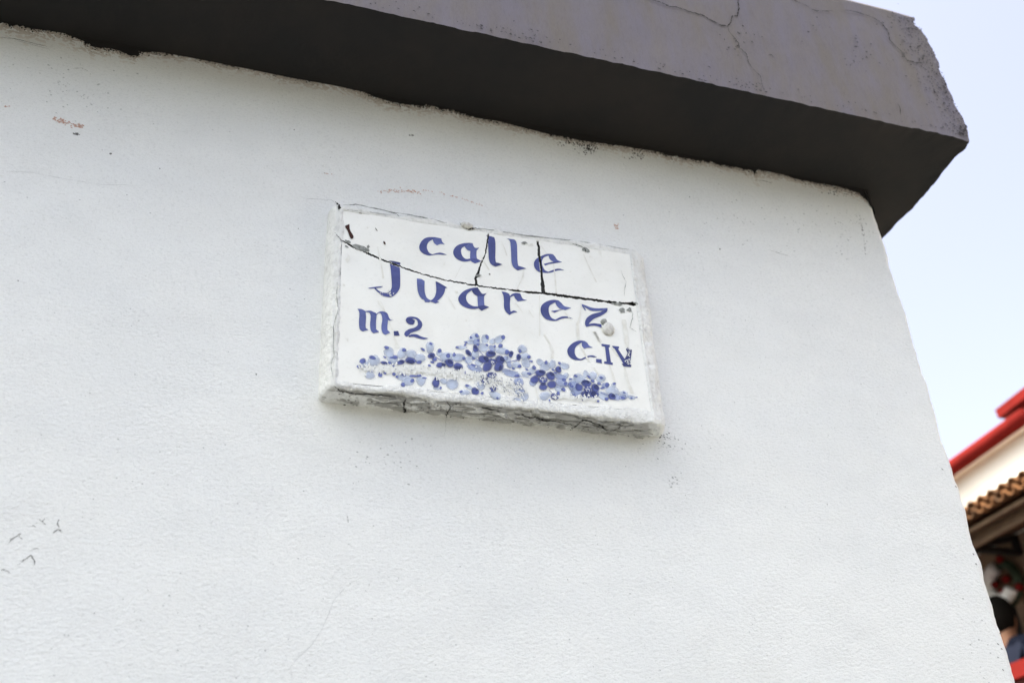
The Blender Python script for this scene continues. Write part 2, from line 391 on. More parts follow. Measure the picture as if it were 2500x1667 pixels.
# dark paint of the soffit brushed unevenly on to the top of the wall
paint_px = [(-60, 48), (0, 57), (38, 63), (77, 71), (115, 75), (153, 81), (180, 92), (230, 115), (283, 122), (318, 137), (337, 137), (344, 128),
            (383, 128), (440, 134), (536, 155), (651, 174), (746, 197), (804, 203), (868, 216), (919, 239), (957, 250), (1008, 257), (1059, 262),
            (1110, 273), (1161, 287), (1225, 298), (1276, 313), (1339, 328), (1426, 345), (1530, 359), (1606, 372), (1664, 387), (1721, 395),
            (1798, 410), (1838, 418), (1843, 427), (1849, 414), (1912, 427), (1970, 443), (2046, 456), (2096, 471), (2119, 492), (2126, 508)]
pw = np.array([on_y(x, y) for x, y in paint_px])
def build_paint_edge():
    mb = MB(); rg = np.random.default_rng(5)
    xs = np.arange(pw[0, 0], pw[-1, 0], 0.0011)
    zb = np.interp(xs, pw[:, 0], pw[:, 2])
    jag = 0.0018 * fbm(xs * 160, xs * 0 + 3, 0, 3) + 0.0035 * np.maximum(0, vnoise(xs * 240, 1.5, 8.8) - 0.15) + 0.002 * vnoise(xs * 40, 7.5)
    act = np.clip(0.55 + 0.7 * vnoise(xs * 14, 2.2), 0.15, 1.2)
    zb = zb + jag * act * 1.4
    v, f = [], []
    for x, z in zip(xs, zb):
        y = -float(wall_disp(x, z)) - 0.0005
        v += [(x, y, z), (x, y, Z_SOF + 0.018)]
    for i in range(len(xs) - 1): f.append((2 * i, 2 * i + 2, 2 * i + 3, 2 * i + 1))
    mb.add(v, f)
    za, n0 = float(zb[-1]) - 0.001, 14                                # and on round the corner
    v, f = [], []
    x0 = xs[-1]
    path = [(x0, 0.0, 0.0, -1.0)] + [(x0 + (X_COR - R_COR - x0) * k / 3, 0.0, 0.0, -1.0) for k in (1, 2, 3)] if x0 < X_COR - R_COR else []
    path += [(X_COR - R_COR + R_COR * math.sin(a), R_COR - R_COR * math.cos(a), math.sin(a), -math.cos(a)) for a in np.linspace(0.02, math.pi / 2, n0)] + [(X_COR, 0.5, 1.0, 0.0), (X_COR, 2.0, 1.0, 0.0)]
    for k, (x, y, nx, ny) in enumerate(path):
        zz = za - 0.0012 * k * (k < 8) - 0.0096 * (k >= 8) + rg.normal(0, 0.0012)
        v += [(x + nx * 0.002, y + ny * 0.0012, zz), (x + nx * 0.002, y + ny * 0.0012, Z_SOF + 0.018)]
    for k in range(len(path) - 1): f.append((2 * k, 2 * k + 2, 2 * k + 3, 2 * k + 1))
    mb.add(v, f)
    for k in range(1500):                                            # stray brush specks below the edge
        x = rg.uniform(xs[0], xs[-1]);
        if rg.random() > 0.35 + 0.65 * (0.5 + 0.5 * float(vnoise(x * 12, 9.1))): continue
        z = float(np.interp(x, xs, zb)) - abs(rg.normal(0, 0.0035)) - 0.0005
        s = rg.uniform(0.0005, 0.0016)
        blob(mb, np.array([x, -float(wall_disp(x, z)) - 0.0005, z]), s * rg.uniform(1, 2.2), s, rg.uniform(0, 3), rg, 6)
    for cx, cy, n, sx, sy in ((1432, 363, 70, 14, 7), (1556, 380, 45, 12, 7), (1395, 350, 40, 18, 5), (255, 112, 30, 20, 6), (2040, 470, 40, 20, 5)):
        for k in range(n):
            q = on_y(cx + rg.normal(0, sx), cy + rg.normal(0, sy)); s = rg.uniform(0.0005, 0.002)
            blob(mb, np.array([q[0], -float(wall_disp(q[0], q[2])) - 0.0005, q[2]]), s * rg.uniform(1, 2), s, rg.uniform(0, 3), rg, 6)
    mb.build('paint_edge', M['soffit'], building, kind='stuff')
    st = MB()                                                        # sooty scrub of thinned paint, with the cornice's contact shade painted in
    for k in range(2600):                                            # thin brown scrub, broad and pale, fading downward as the painted shade does
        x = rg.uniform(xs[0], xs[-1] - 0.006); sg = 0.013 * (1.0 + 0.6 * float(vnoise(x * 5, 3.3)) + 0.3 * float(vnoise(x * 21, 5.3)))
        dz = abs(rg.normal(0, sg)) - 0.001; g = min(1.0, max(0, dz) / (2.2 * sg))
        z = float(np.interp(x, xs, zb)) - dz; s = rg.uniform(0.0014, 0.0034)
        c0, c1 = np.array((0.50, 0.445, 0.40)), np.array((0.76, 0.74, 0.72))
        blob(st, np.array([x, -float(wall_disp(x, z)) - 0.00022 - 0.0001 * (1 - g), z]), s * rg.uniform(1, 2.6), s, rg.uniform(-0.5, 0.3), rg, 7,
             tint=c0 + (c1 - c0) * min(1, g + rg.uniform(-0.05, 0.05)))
    for k in range(1800):                                            # finer sooty specks on top, thickening the same painted shade
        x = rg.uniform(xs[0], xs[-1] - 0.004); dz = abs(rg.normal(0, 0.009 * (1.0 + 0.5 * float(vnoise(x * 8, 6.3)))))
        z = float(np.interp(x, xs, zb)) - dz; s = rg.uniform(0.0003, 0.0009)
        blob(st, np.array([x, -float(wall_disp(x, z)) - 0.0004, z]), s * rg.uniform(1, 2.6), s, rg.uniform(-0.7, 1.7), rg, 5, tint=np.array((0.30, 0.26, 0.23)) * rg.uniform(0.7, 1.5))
    st.build('soot_shade_specks', M['soot_shade'], building, kind='stuff')
build_paint_edge()

# cracks and specks on the fascia
def fp(z, p): n = nat(z, p); q = on_y(n[0], n[1], -DEP - 0.0032); return q
def fcrack(pts, w, seed, taper=True):
    mb = MB(); ribbon(mb, pts, w, seed, taper=taper); return mb.build('crack', M['crack'], cornice)
fcrack([fp('c', p) for p in ((100, -25), (170, 0), (250, 25), (330, 65), (390, 68), (530, 115), (650, 147), (720, 190), (810, 238), (890, 255))], 0.0026, 1, False)
fcrack([fp('c', p) for p in ((890, 255), (920, 215), (932, 155), (980, 155), (995, 80), (990, 0), (985, -40))], 0.0022, 2, False)
fcrack([fp('c', p) for p in ((890, 255), (900, 300), (990, 410), (1000, 455), (1070, 520), (1085, 590), (1120, 650), (1205, 735), (1215, 800), (1240, 870))], 0.0012, 3)
fcrack([fp('c', p) for p in ((1480, -30), (1530, 0), (1590, 35), (1670, 68))], 0.0018, 4)
fcrack([fp('c', p) for p in ((1690, 92), (1740, 105), (1900, 108))], 0.0018, 5)
fcrack([fp('d', p) for p in ((935, 66), (1000, 72), (1110, 105), (1180, 145), (1225, 205), (1235, 260), (1310, 330), (1345, 385), (1400, 400), (1470, 402), (1545, 412))], 0.0019, 6)
fcrack([fp('d', p) for p in ((460, 352), (480, 350), (498, 370))], 0.0016, 7)
fcrack([fp('d', p) for p in ((1320, 178), (1370, 182), (1415, 190))], 0.0016, 8)
fcrack([fp('d', p) for p in ((1285, 660), (1300, 690), (1305, 735))], 0.0010, 9)
fcrack([fp('c', p) for p in ((600, 755), (640, 765), (690, 775))], 0.0025, 10)
sp = MB(); rg = np.random.default_rng(21)
def fspeck(x, z, s):
    y = -DEP - 0.0032
    blob(sp, np.array([x, y, z]), s * rg.uniform(1, 2.2), s, rg.uniform(-0.5, 0.5), rg, 7)
for k in range(520):                                                # along the lower edge
    x = rg.uniform(0.3, 1.84); z = Z_SOF + 0.008 + abs(rg.normal(0, 0.017))
    if rg.random() < 0.25 + 0.75 * (float(vnoise(x * 9, 4.4)) > 0.05): fspeck(x, z, rg.uniform(0.0005, 0.0019))
for k in range(420):                                                # along the worn corner
    z = rg.uniform(Z_SOF + 0.01, Z_FT - 0.01); x = float(x_edge(z)) - 0.006 - abs(rg.normal(0, 0.05))
    fspeck(x, z, rg.uniform(0.0005, 0.0021))
for (cx, cy, n, sx, sy) in ((1320, 130, 40, 60, 25), (1590, 540, 60, 14, 50), (1700, 840, 90, 25, 30), (250, 260, 18, 70, 45), (1080, 400, 20, 60, 35), (1380, 300, 25, 55, 60), (760, 200, 10, 40, 40), (1040, 300, 10, 50, 40)):
    for k in range(n):
        q = fp('d', (cx + rg.normal(0, sx), cy + rg.normal(0, sy)))
        if q[2] > Z_SOF + 0.006 and q[0] < x_edge(q[2]) - 0.004: fspeck(q[0], q[2], rg.uniform(0.0006, 0.0022))
sp.build('grime_specks', M['fspeck'], cornice, kind='stuff')

# ------------------------------------------------------------------ marks on the wall
mk = MB(); rg = np.random.default_rng(31)
def wspeck(mb, z, p, s, asp=1.6, rot=None):
    c = wp(z, p)
    blob(mb, c, s * asp, s, rg.uniform(-0.6, 0.3) if rot is None else rot, rg, 7, yfun=lambda x, zz: -float(wall_disp(x, zz)) - 0.0004)
for k in range(900):                                                # pits strewn over the plaster
    px_, py_ = rg.uniform(0, 2450), rg.uniform(100, 1660)
    if px_ > 2120 + (py_ - 510) * 0.3 or 760 < px_ < 1620 and 480 < py_ < 1080: continue
    if py_ < 110 + px_ * 0.19: continue
    dens = 0.5 + 0.5 * float(vnoise(px_ * 0.004, py_ * 0.004, 6.6))
    if rg.random() > dens: continue
    wspeck(mk, 'n', (px_, py_), rg.uniform(0.0004, 0.0011))
for cx, cy, n, sx, sy in ((200, 215, 60, 70, 45), (1900, 545, 90, 110, 40), (2080, 530, 60, 40, 60), (1620, 1075, 40, 35, 25), (950, 1120, 30, 60, 30), (2400, 1560, 35, 25, 70), (1645, 1175, 14, 6, 6), (2340, 1180, 16, 6, 30)):
    for k in range(n):
        p = (cx + rg.normal(0, sx), cy + rg.normal(0, sy))
        if p[0] < 2115 + (p[1] - 510) * 0.3 and p[1] > 110 + p[0] * 0.19: wspeck(mk, 'n', p, rg.uniform(0.0005, 0.0016))
mk.build('pits', M['pit'], building, kind='stuff')
mk = MB()
for p, s in (((270, 375), 0.0024), ((1007, 331), 0.003), ((390, 412), 0.0014), ((1000, 331), 0.002), ((718, 318), 0.0012), ((728, 559), 0.0013), ((45, 686), 0.0014), ((625, 914), 0.0016), ((1757, 609), 0.002), ((1683, 482), 0.0014), ((2020, 1231), 0.001)):
    wspeck(mk, 'n', p, s, 1.1)
for k in range(40):                                                 # black scabs in the groove by the corner
    t = rg.random(); wspeck(mk, 'r', (2080 + 45 * t ** 0.5 + rg.normal(0, 5), 980 + 250 * t), rg.uniform(0.0006, 0.0017), 1.2)
for k in range(14): wspeck(mk, 't', (490 + rg.normal(0, 14), 855 + rg.normal(0, 5)), rg.uniform(0.0008, 0.0018))
for p in ((2443, 1545), (2437, 1571), (2446, 1583), (2449, 1634), (2300, 1145), (2334, 1187), (2378, 1352), (2384, 1376)): wspeck(mk, 'n', p, 0.0014, 2.0, -0.7)
for k in range(26): wspeck(mk, 'n', (1605 + abs(rg.normal(0, 14)), 1070 + rg.normal(0, 12)), rg.uniform(0.0005, 0.0015))
mk.build('grime_specks', M['grime'], building, kind='stuff')
mk = MB()
for k in range(90): 
    t = rg.random(); wspeck(mk, 't', (335 + 200 * t + rg.normal(0, 4), 758 + 55 * t + rg.normal(0, 9)), rg.uniform(0.0006, 0.0016))
for k in range(60):
    t = rg.random(); wspeck(mk, '1', (440 + 270 * t, 30 - 14 * math.sin(t * 3) + rg.normal(0, 7)), rg.uniform(0.0005, 0.0014))
for k in range(40):
    t = rg.random(); wspeck(mk, '1', (700 + 400 * t, 14 + 100 * t ** 1.5 + rg.normal(0, 3)), rg.uniform(0.0004, 0.001), 2.2, -0.5)
for k in range(24): wspeck(mk, '1', (1872 + rg.normal(0, 8), 225 + rg.normal(0, 12)), rg.uniform(0.0006, 0.0014))
for k in range(8): wspeck(mk, 't', (2090 + 30 * rg.normal(), 1113 + rg.normal(0, 4)), rg.uniform(0.0005, 0.001))
for k in range(10): wspeck(mk, 't', (45 + 14 * rg.normal(), 682 + rg.normal(0, 4)), rg.uniform(0.0006, 0.0012))
mk.build('rust_scuff', M['rust'], building, kind='stuff')
def wcrack(z, pts, w, seed, m='grime'):
    mb = MB(); ribbon(mb, [wp(z, p) for p in pts], w * 0.62, seed); return mb.build('crack', M[m], building)
wcrack('w', ((250, 305), (270, 320), (285, 300)), 0.0016, 41); wcrack('w', ((265, 318), (290, 340)), 0.0018, 42)
wcrack('w', ((200, 345), (220, 348), (230, 358)), 0.0012, 43)
wcrack('w', ((375, 305), (365, 335), (380, 358)), 0.0022, 44); wcrack('w', ((335, 395), (370, 368), (400, 385)), 0.0026, 45)
wcrack('w', ((55, 455), (75, 432), (115, 408), (135, 392)), 0.0022, 46); wcrack('w', ((62, 420), (80, 435)), 0.0022, 47); wcrack('w', ((118, 412), (145, 435)), 0.0012, 48)
wcrack('w', ((110, 600), (150, 568), (195, 535), (222, 572), (215, 600)), 0.0018, 49); wcrack('w', ((0, 628), (35, 626), (70, 648)), 0.0018, 50)
wcrack('w', ((205, 495), (230, 490), (250, 496)), 0.001, 51)
wcrack('w', ((2352, 655), (2220, 720), (2130, 820), (2100, 900), (2050, 1010), (1990, 1105), (1900, 1190), (1855, 1245), (1865, 1340)), 0.0010, 52, 'faintcrack')
wcrack('t', ((0, 1090), (200, 1100), (400, 1140), (650, 1180), (930, 1186)), 0.0010, 53, 'faintcrack')
wcrack('4', ((1640, 1240), (1620, 1330), (1605, 1420), (1610, 1520), (1580, 1600)), 0.0012, 54, 'faintcrack')
wcrack('w', ((2215, 280), (2222, 330)), 0.001, 55); wcrack('t', ((470, 440), (520, 437), (560, 455)), 0.0010, 56)
wcrack('t', ((0, 240), (90, 248), (200, 275), (300, 300)), 0.0018, 57); wcrack('t', ((90, 256), (180, 280), (320, 318)), 0.0010, 58)
wcrack('r', ((1430, 755), (1490, 765), (1530, 778)), 0.0018, 59)
wcrack('1', ((0, 62), (90, 68), (170, 72), (215, 112)), 0.0010, 60, 'pit')
wcrack('r', ((1500, 1200), (1600, 1230), (1650, 1245)), 0.001, 61)

# ------------------------------------------------------------------ the tile street sign
SIGN_C = on_sign(1210, 770)
sign = thing('street_sign', (SIGN_C[0], -0.02, 2.6), 'cracked white ceramic street name plaque with blue lettering and painted flowers', 'street sign')
def sgp(z, p, lift): n = nat(z, p); return on_sign(n[0], n[1], lift)
TQ = [(836, 514), (1537, 621), (1590, 1006), (822, 932)]                 # glazed face
FQ = [on_sign(*p) for p in ((827, 503), (1543, 610), (1603, 1036), (813, 943))]    # front edge of the plaster
TW = [on_sign(*p) for p in TQ]
BQ = [on_y(*p) for p in ((800, 500), (1570, 604), (1632, 1071), (775, 983))]       # foot on the wall
BQ[0] = np.array([BQ[0][0], 0, FQ[0][2] + 0.010]); BQ[1] = np.array([FQ[1][0] + 0.042, 0, FQ[1][2] + 0.010]); BQ[2] = np.array([FQ[2][0] + 0.042, 0, BQ[2][2]])
def quad_ring(Q, r, n_side=150, n_cor=10):
    """points round a quad with rounded corners, anticlockwise from the top left in (x, z)"""
    Q = [np.array([q[0], q[2]]) for q in Q]; out = []
    for i in range(4):
        p0, p1, p2 = Q[i - 1], Q[i], Q[(i + 1) % 4]
        a = p1 + (p0 - p1) / np.linalg.norm(p0 - p1) * r; b = p1 + (p2 - p1) / np.linalg.norm(p2 - p1) * r
        for k in range(n_cor):
            t = (k + 0.5) / n_cor; out.append((1 - t) ** 2 * a + 2 * t * (1 - t) * p1 + t * t * b)
        c = p2 + (p1 - p2) / np.linalg.norm(p1 - p2) * r
        for k in range(n_side): out.append(b + (c - b) * (k + 0.5) / n_side)
    return np.array(out)
def build_surround():
    base, front, tile = quad_ring(BQ, 0.016), quad_ring(FQ, 0.012), quad_ring(TW, 0.003)
    n = len(base); rings = []
    for t in np.linspace(0, 1, 13):                                   # side: foot to rounded front edge
        e = t; y_k = t
        s = np.sin(t * math.pi / 2) ** 1.0
        x = base + (front - base) * (t ** 1.5)
        yy = np.array([sign_y(p[1]) for p in x]) * np.sin(t * math.pi / 2) ** 0.8
        if t == 0: yy = yy + 0.006
        rings.append(np.column_stack([x[:, 0], yy, x[:, 1]]))
    for t in (0.15, 0.35, 0.6, 0.85, 1.05, 1.2):                      # front lip in to the tile
        x = front + (tile - front) * t
        yy = np.array([sign_y(p[1]) for p in x]) - (0.0012 + 0.0016 * math.sin(min(t, 1) * math.pi))
        rings.append(np.column_stack([x[:, 0], yy, x[:, 1]]))
    x = front + (tile - front) * 1.26
    rings.append(np.column_stack([x[:, 0], [sign_y(p[1]) + 0.0005 for p in x], x[:, 1]]))
    V = np.vstack(rings); m = len(rings)
    nz = 0.0030 * fbm(V[:, 0] * 22, V[:, 1] * 22, V[:, 2] * 22, 3) + 0.0018 * fbm(V[:, 0] * 75, V[:, 1] * 75, V[:, 2] * 75, 3)
    amp = np.repeat(np.r_[0.2, np.ones(11), 0.9, 0.8, 0.6, 0.6, 0.6, 0.7, 0.7, 0.2], n)
    V[:, 1] -= nz * amp * 0.8; V[:, 2] += nz * amp * 0.8; V[:, 0] += nz * amp * 0.4
    V[-n * 2:, 0] += 0.0012 * fbm(V[-n * 2:, 0] * 120, V[-n * 2:, 2] * 120, 1.1, 2)
    F = []
    for j in range(m - 1):
        for i in range(n): F.append((j * n + i, (j + 1) * n + i, (j + 1) * n + (i + 1) % n, j * n + (i + 1) % n))
    return obj('plaster_surround', V, F, M['plaster'], sign, smooth=True)
surround = build_surround()
mbd = [on_sign(x, y, -0.0045) for x, y in ((830, 508), (1543, 616), (1596, 1012), (816, 938))]
obj('mortar_bed', mbd, [(0, 3, 2, 1)], M['mortar'], sign)

# the four fragments of the broken tile, with real gaps between them
def jitter_line(pts, seed, step=7.0, amp=2.4):
    rg = np.random.default_rng(seed); out = []
    for (x0, y0, w0), (x1, y1, w1) in zip(pts[:-1], pts[1:]):
        n = max(1, int(math.hypot(x1 - x0, y1 - y0) / step))
        for k in range(n):
            t = k / n; out.append((x0 + (x1 - x0) * t + rg.normal(0, amp * 0.5), y0 + (y1 - y0) * t + rg.normal(0, amp * 0.6), (w0 + (w1 - w0) * t) * (1.05 + 0.55 * float(vnoise((x0 + t * (x1 - x0)) * 0.035, (y0 + t * (y1 - y0)) * 0.035, seed * 3.7))) + rg.normal(0, 0.9)))
    out.append((pts[-1][0], pts[-1][1], pts[-1][2] * 1.15)); return out
MAIN = jitter_line([(222, 306, 3), (290, 345, 8), (400, 395, 8), (500, 437, 8), (600, 475, 7), (720, 515, 6), (850, 548, 7), (960, 568, 8), (1060, 585, 8),
                    (1200, 602, 9), (1330, 618, 9), (1440, 628, 13), (1550, 642, 13), (1700, 662, 12), (1850, 682, 14), (1960, 690, 17), (2010, 696, 17)], 3)
CR2 = jitter_line([(1110, 262, 6), (1100, 330, 8), (1090, 390, 7), (1065, 450, 8), (1045, 510, 10), (1030, 540, 12), (1036, 570, 9), (1038, 592, 7)], 4)
CR3 = jitter_line([(1396, 300, 10), (1410, 350, 14), (1412, 400, 13), (1425, 470, 13), (1430, 560, 17), (1438, 634, 22)], 5)
def side(line, s):
    out = []
    for i, (x, y, w) in enumerate(line):
        a, b = line[max(i - 2, 0)], line[min(i + 2, len(line) - 1)]
        tx, ty = b[0] - a[0], b[1] - a[1]; l = math.hypot(tx, ty) or 1
        w = max(w, 2) / 2 * s; out.append((x - ty / l * w, y + tx / l * w))
    return out
def z1(p): return ((p[0] - 740) / ZM['1'][0], (p[1] - 460) / ZM['1'][0])
q1 = [z1(p) for p in TQ]
def top_at(x): return q1[0][1] + (x - q1[0][0]) / (q1[1][0] - q1[0][0]) * (q1[1][1] - q1[0][1])
up, dn = side(MAIN, -1), side(MAIN, 1)
up = [p for p in up if p[0] > q1[0][0] - 6]; dn = [p for p in dn if p[0] > q1[0][0] - 6]
def cut(line, lo, hi): return [p for p in line if lo < p[0] < hi]
c2l, c2r, c3l, c3r = side(CR2, 1), side(CR2, -1), side(CR3, 1), side(CR3, -1)
def above(line): 
    out = []
    for p in line:
        ym = np.interp(p[0], [a[0] for a in up], [a[1] for a in up])
        if p[1] < ym - 2 and p[1] > top_at(p[0]) + 1: out.append(p)
    return out
c2l, c2r, c3l, c3r = map(above, (c2l, c2r, c3l, c3r))
def fragment(poly, lift, m=M['glaze'], depth=0.006):
    P = [sgp('1', p, lift) for p in poly]; B = [p + np.array([0, depth, 0]) for p in P]
    E = [p + np.array([0, 0.0006, 0]) for p in P]
    cx = np.mean(P, 0); P2 = [p + (cx - p) / np.linalg.norm(cx - p) * 0.0002 for p in P]
    tri = tessellate_polygon([[Vector((p[0], p[2], 0)) for p in P2]])
    n = len(P); F = []
    for t in tri:
        a, b, c = (P2[i] for i in t)
        F.append(t if (b[0] - a[0]) * (c[2] - a[2]) - (b[2] - a[2]) * (c[0] - a[0]) > 0 else t[::-1])
    for i in range(n):
        j = (i + 1) % n
        F.append((i, j, n + j, n + i)); F.append((n + i, n + j, 2 * n + j, 2 * n + i))
    o = obj('tile_fragment', P2 + E + B, F, m, sign)
    o.data.materials.append(M['mortar'])
    for p in o.data.polygons: p.material_index = 1 if len(p.vertices) == 4 else 0
    bm = bmesh.new(); bm.from_mesh(o.data); bmesh.ops.recalc_face_normals(bm, faces=bm.faces); bm.to_mesh(o.data); bm.free()
    return o
A_ = [q1[0]] + [(c2l[0][0], top_at(c2l[0][0]))] + c2l + cut(up, q1[0][0], c2l[-1][0] - 1)[::-1] + [(q1[0][0] - 1, up[0][1] if up else 310)]
B_ = [(c2r[0][0], top_at(c2r[0][0])), (c3l[0][0], top_at(c3l[0][0]))] + c3l + cut(up, c2r[-1][0] + 1, c3l[-1][0] - 1)[::-1] + c2r[::-1]
xr = q1[1][0] + (q1[2][0] - q1[1][0]) * 0.30
C_ = [(c3r[0][0], top_at(c3r[0][0])), q1[1], (xr, 690 - 9)] + cut(up, c3r[-1][0] + 1, xr - 2)[::-1] + c3r[::-1]
D_ = [(q1[0][0] - 3, dn[0][1])] + cut(dn, q1[0][0], xr) + [(xr, 701), q1[2], q1[3]]
for poly, lift in ((A_, 0.0012), (B_, 0.0009), (C_, 0.0014), (D_, 0.0010)): fragment(poly, lift)

# ------------------------------------------------------------------ lettering
L0 = 0.0018
INK, INK_D, INK_L = lin(80, 88, 148), lin(62, 69, 124), lin(100, 110, 168)
def smooth_poly(pts):
    """points with an optional third item 1 = corner; Catmull-Rom between corners"""
    n = len(pts); out = []
    for i in range(n):
        p1, p2 = pts[i], pts[(i + 1) % n]
        p0 = pts[i - 1] if len(p1) < 3 else p1
        p3 = pts[(i + 2) % n] if len(p2) < 3 else p2
        l = math.hypot(p2[0] - p1[0], p2[1] - p1[1]); k = 1 if (len(p1) > 2 and len(p2) > 2) else max(2, min(6, int(l / 14)))
        for j in range(k):
            t = j / k; c = []
            for a in (0, 1):
                c.append(0.5 * (2 * p1[a] + (p2[a] - p0[a]) * t + (2 * p0[a] - 5 * p1[a] + 4 * p2[a] - p3[a]) * t * t + (3 * p1[a] - p0[a] - 3 * p2[a] + p3[a]) * t ** 3))
            out.append(tuple(c))
    return out
def half(poly, a, b, s, hw):
    """keep the part of poly on side s of the line a-b, hw away from it"""
    nx, ny = -(b[1] - a[1]), b[0] - a[0]; l = math.hypot(nx, ny); nx, ny = nx / l * s, ny / l * s
    d = lambda p: (p[0] - a[0]) * nx + (p[1] - a[1]) * ny - hw
    out = []
    for i in range(len(poly)):
        p, q = poly[i - 1], poly[i]; dp, dq = d(p), d(q)
        if (dp >= 0) != (dq >= 0):
            t = dp / (dp - dq); out.append((p[0] + (q[0] - p[0]) * t, p[1] + (q[1] - p[1]) * t))
        if dq >= 0: out.append(q)
    return out
def glyph(name, z, strokes, cuts=None):
    """strokes: (outline, ink); later strokes lie over earlier ones. cuts: (a, b, half width) of a crack through the glyph"""
    mb = MB()
    for k, (pts, ink) in enumerate(strokes):
        polys = [smooth_poly(pts)]
        for a, b, hw in (cuts or ()):
            polys = [h for p in polys for h in (half(p, a, b, 1, hw), half(p, a, b, -1, hw)) if len(h) > 2]
        for poly in polys:
            P = [sgp(z, p, L0 + k * 0.00006) for p in poly]
            try: tri = tessellate_polygon([[Vector((p[0] * 100, p[2] * 100, 0)) for p in P]])
            except Exception: continue
            F = []
            for t in tri:
                a, b, c = (P[i] for i in t)
                F.append(t if (b[0] - a[0]) * (c[2] - a[2]) - (b[2] - a[2]) * (c[0] - a[0]) > 0 else t[::-1])
            ys = np.array([p[1] for p in poly]); g = (ys - ys.min()) / (np.ptp(ys) + 1e-6)
            tint = [np.array(ink) * (1.12 - 0.24 * (0.5 + 0.5 * math.sin(3.1 * q + k))) for q in g]
            mb.add(P, F, tint)
    return mb.build(name, M['cobalt'], sign)
C = 1
def e_cut(a, b, w): return [(a, b, w)]
glyph('letter', '2', [([(1555, 535, C), (1480, 520), (1400, 518), (1340, 535), (1295, 580), (1272, 640), (1285, 690), (1330, 730), (1395, 752), (1450, 745), (1510, 738), (1570, 742), (1628, 744, C), (1590, 728), (1540, 715), (1490, 722), (1440, 735), (1395, 710), (1370, 650), (1380, 600), (1405, 570), (1450, 545, C)], INK),
                      ([(1445, 545, C), (1500, 528), (1555, 535, C), (1565, 575), (1600, 610, C), (1545, 605), (1500, 622, C), (1460, 590)], INK_L)])
glyph('letter', '2', [([(1955, 595, C), (1900, 590), (1820, 600), (1750, 630), (1708, 690), (1715, 750), (1760, 800), (1830, 828), (1900, 825), (1940, 815, C), (1925, 790, C), (1870, 795), (1825, 760), (1805, 700), (1815, 660), (1850, 635, C), (1900, 615)], INK),
                      ([(1850, 635, C), (1955, 595, C), (1965, 630), (1990, 655), (2040, 650, C), (2005, 690, C), (2003, 740), (2010, 795, C), (2068, 825, C), (1985, 853, C), (1935, 825), (1922, 780), (1925, 695, C), (1885, 680)], INK_L),
                      ([(1930, 790, C), (2010, 792, C), (2068, 825, C), (1985, 853, C), (1940, 828)], INK)])
l_cut = [((212, 210), (188, 380), 11), ((195, 340), (145, 560), 11)]
glyph('letter', '3', [([(180, 266, C), (240, 280), (278, 292, C), (290, 340), (292, 450), (290, 540), (298, 592, C), (330, 598), (378, 616, C), (330, 630), (295, 643, C), (240, 612), (215, 560), (208, 480), (205, 400), (200, 330), (195, 290)], INK),
                      ([(296, 592, C), (330, 600), (378, 616, C), (330, 630), (295, 643, C), (262, 622, C)], INK_D)], [l_cut[0]])
glyph('letter', '3', [([(425, 305, C), (480, 312), (525, 322), (548, 370), (552, 450), (555, 560), (565, 632, C), (610, 645), (662, 664, C), (600, 675), (560, 687, C), (510, 650), (485, 590), (480, 500), (475, 400), (462, 330)], INK_L),
                      ([(563, 632, C), (610, 645), (662, 664, C), (600, 675), (560, 687, C), (530, 668, C)], INK)])
glyph('letter', '3', [([(975, 492, C), (910, 490), (840, 515), (780, 550), (752, 600), (765, 660), (815, 705), (900, 718), (960, 712), (1010, 695), (1060, 685), (1120, 688, C), (1070, 668), (1020, 668), (970, 685), (925, 703, C), (880, 680), (852, 620), (850, 570), (875, 530), (930, 510, C)], INK),
                      ([(928, 510, C), (975, 492, C), (1005, 520), (1030, 560), (1090, 588, C), (1010, 592, C), (960, 570), (935, 540)], INK_L),
                      ([(870, 610, C), (940, 592), (1010, 582), (1090, 588, C), (1000, 602), (930, 612), (888, 630, C)], INK)], e_cut((806, 400), (852, 800), 14))
glyph('letter', '2', [([(890, 830, C), (1028, 852, C), (1026, 920), (1030, 1040), (1025, 1160), (985, 1230), (920, 1278), (850, 1276), (790, 1255), (730, 1205), (695, 1165, C), (715, 1162, C), (755, 1200), (820, 1225), (880, 1222), (918, 1170), (922, 1100), (915, 1000), (905, 900)], INK),
                      ([(888, 815, C), (960, 825), (1032, 842, C), (1030, 862, C), (960, 850), (897, 838, C)], INK_D),
                      ([(622, 1165, C), (700, 1152), (810, 1142, C), (790, 1157), (720, 1166), (630, 1173, C)], INK)], e_cut((800, 805), (1060, 905), 14))
glyph('letter', '2', [([(1243, 1045, C), (1300, 1052), (1342, 1078, C), (1340, 1150), (1345, 1220), (1370, 1290), (1425, 1325, C), (1400, 1348, C), (1345, 1345, C), (1335, 1318), (1295, 1300, C), (1308, 1296, C), (1285, 1280), (1255, 1210), (1245, 1120)], INK_L),
                      ([(1482, 1085, C), (1605, 1160, C), (1592, 1225), (1550, 1290), (1498, 1335, C), (1530, 1345, C), (1480, 1362, C), (1440, 1345), (1392, 1328, C), (1440, 1312), (1475, 1265), (1490, 1190)], INK),
                      ([(1480, 1083, C), (1510, 1090), (1630, 1160, C), (1605, 1168, C), (1550, 1140), (1490, 1103, C)], INK_D)])
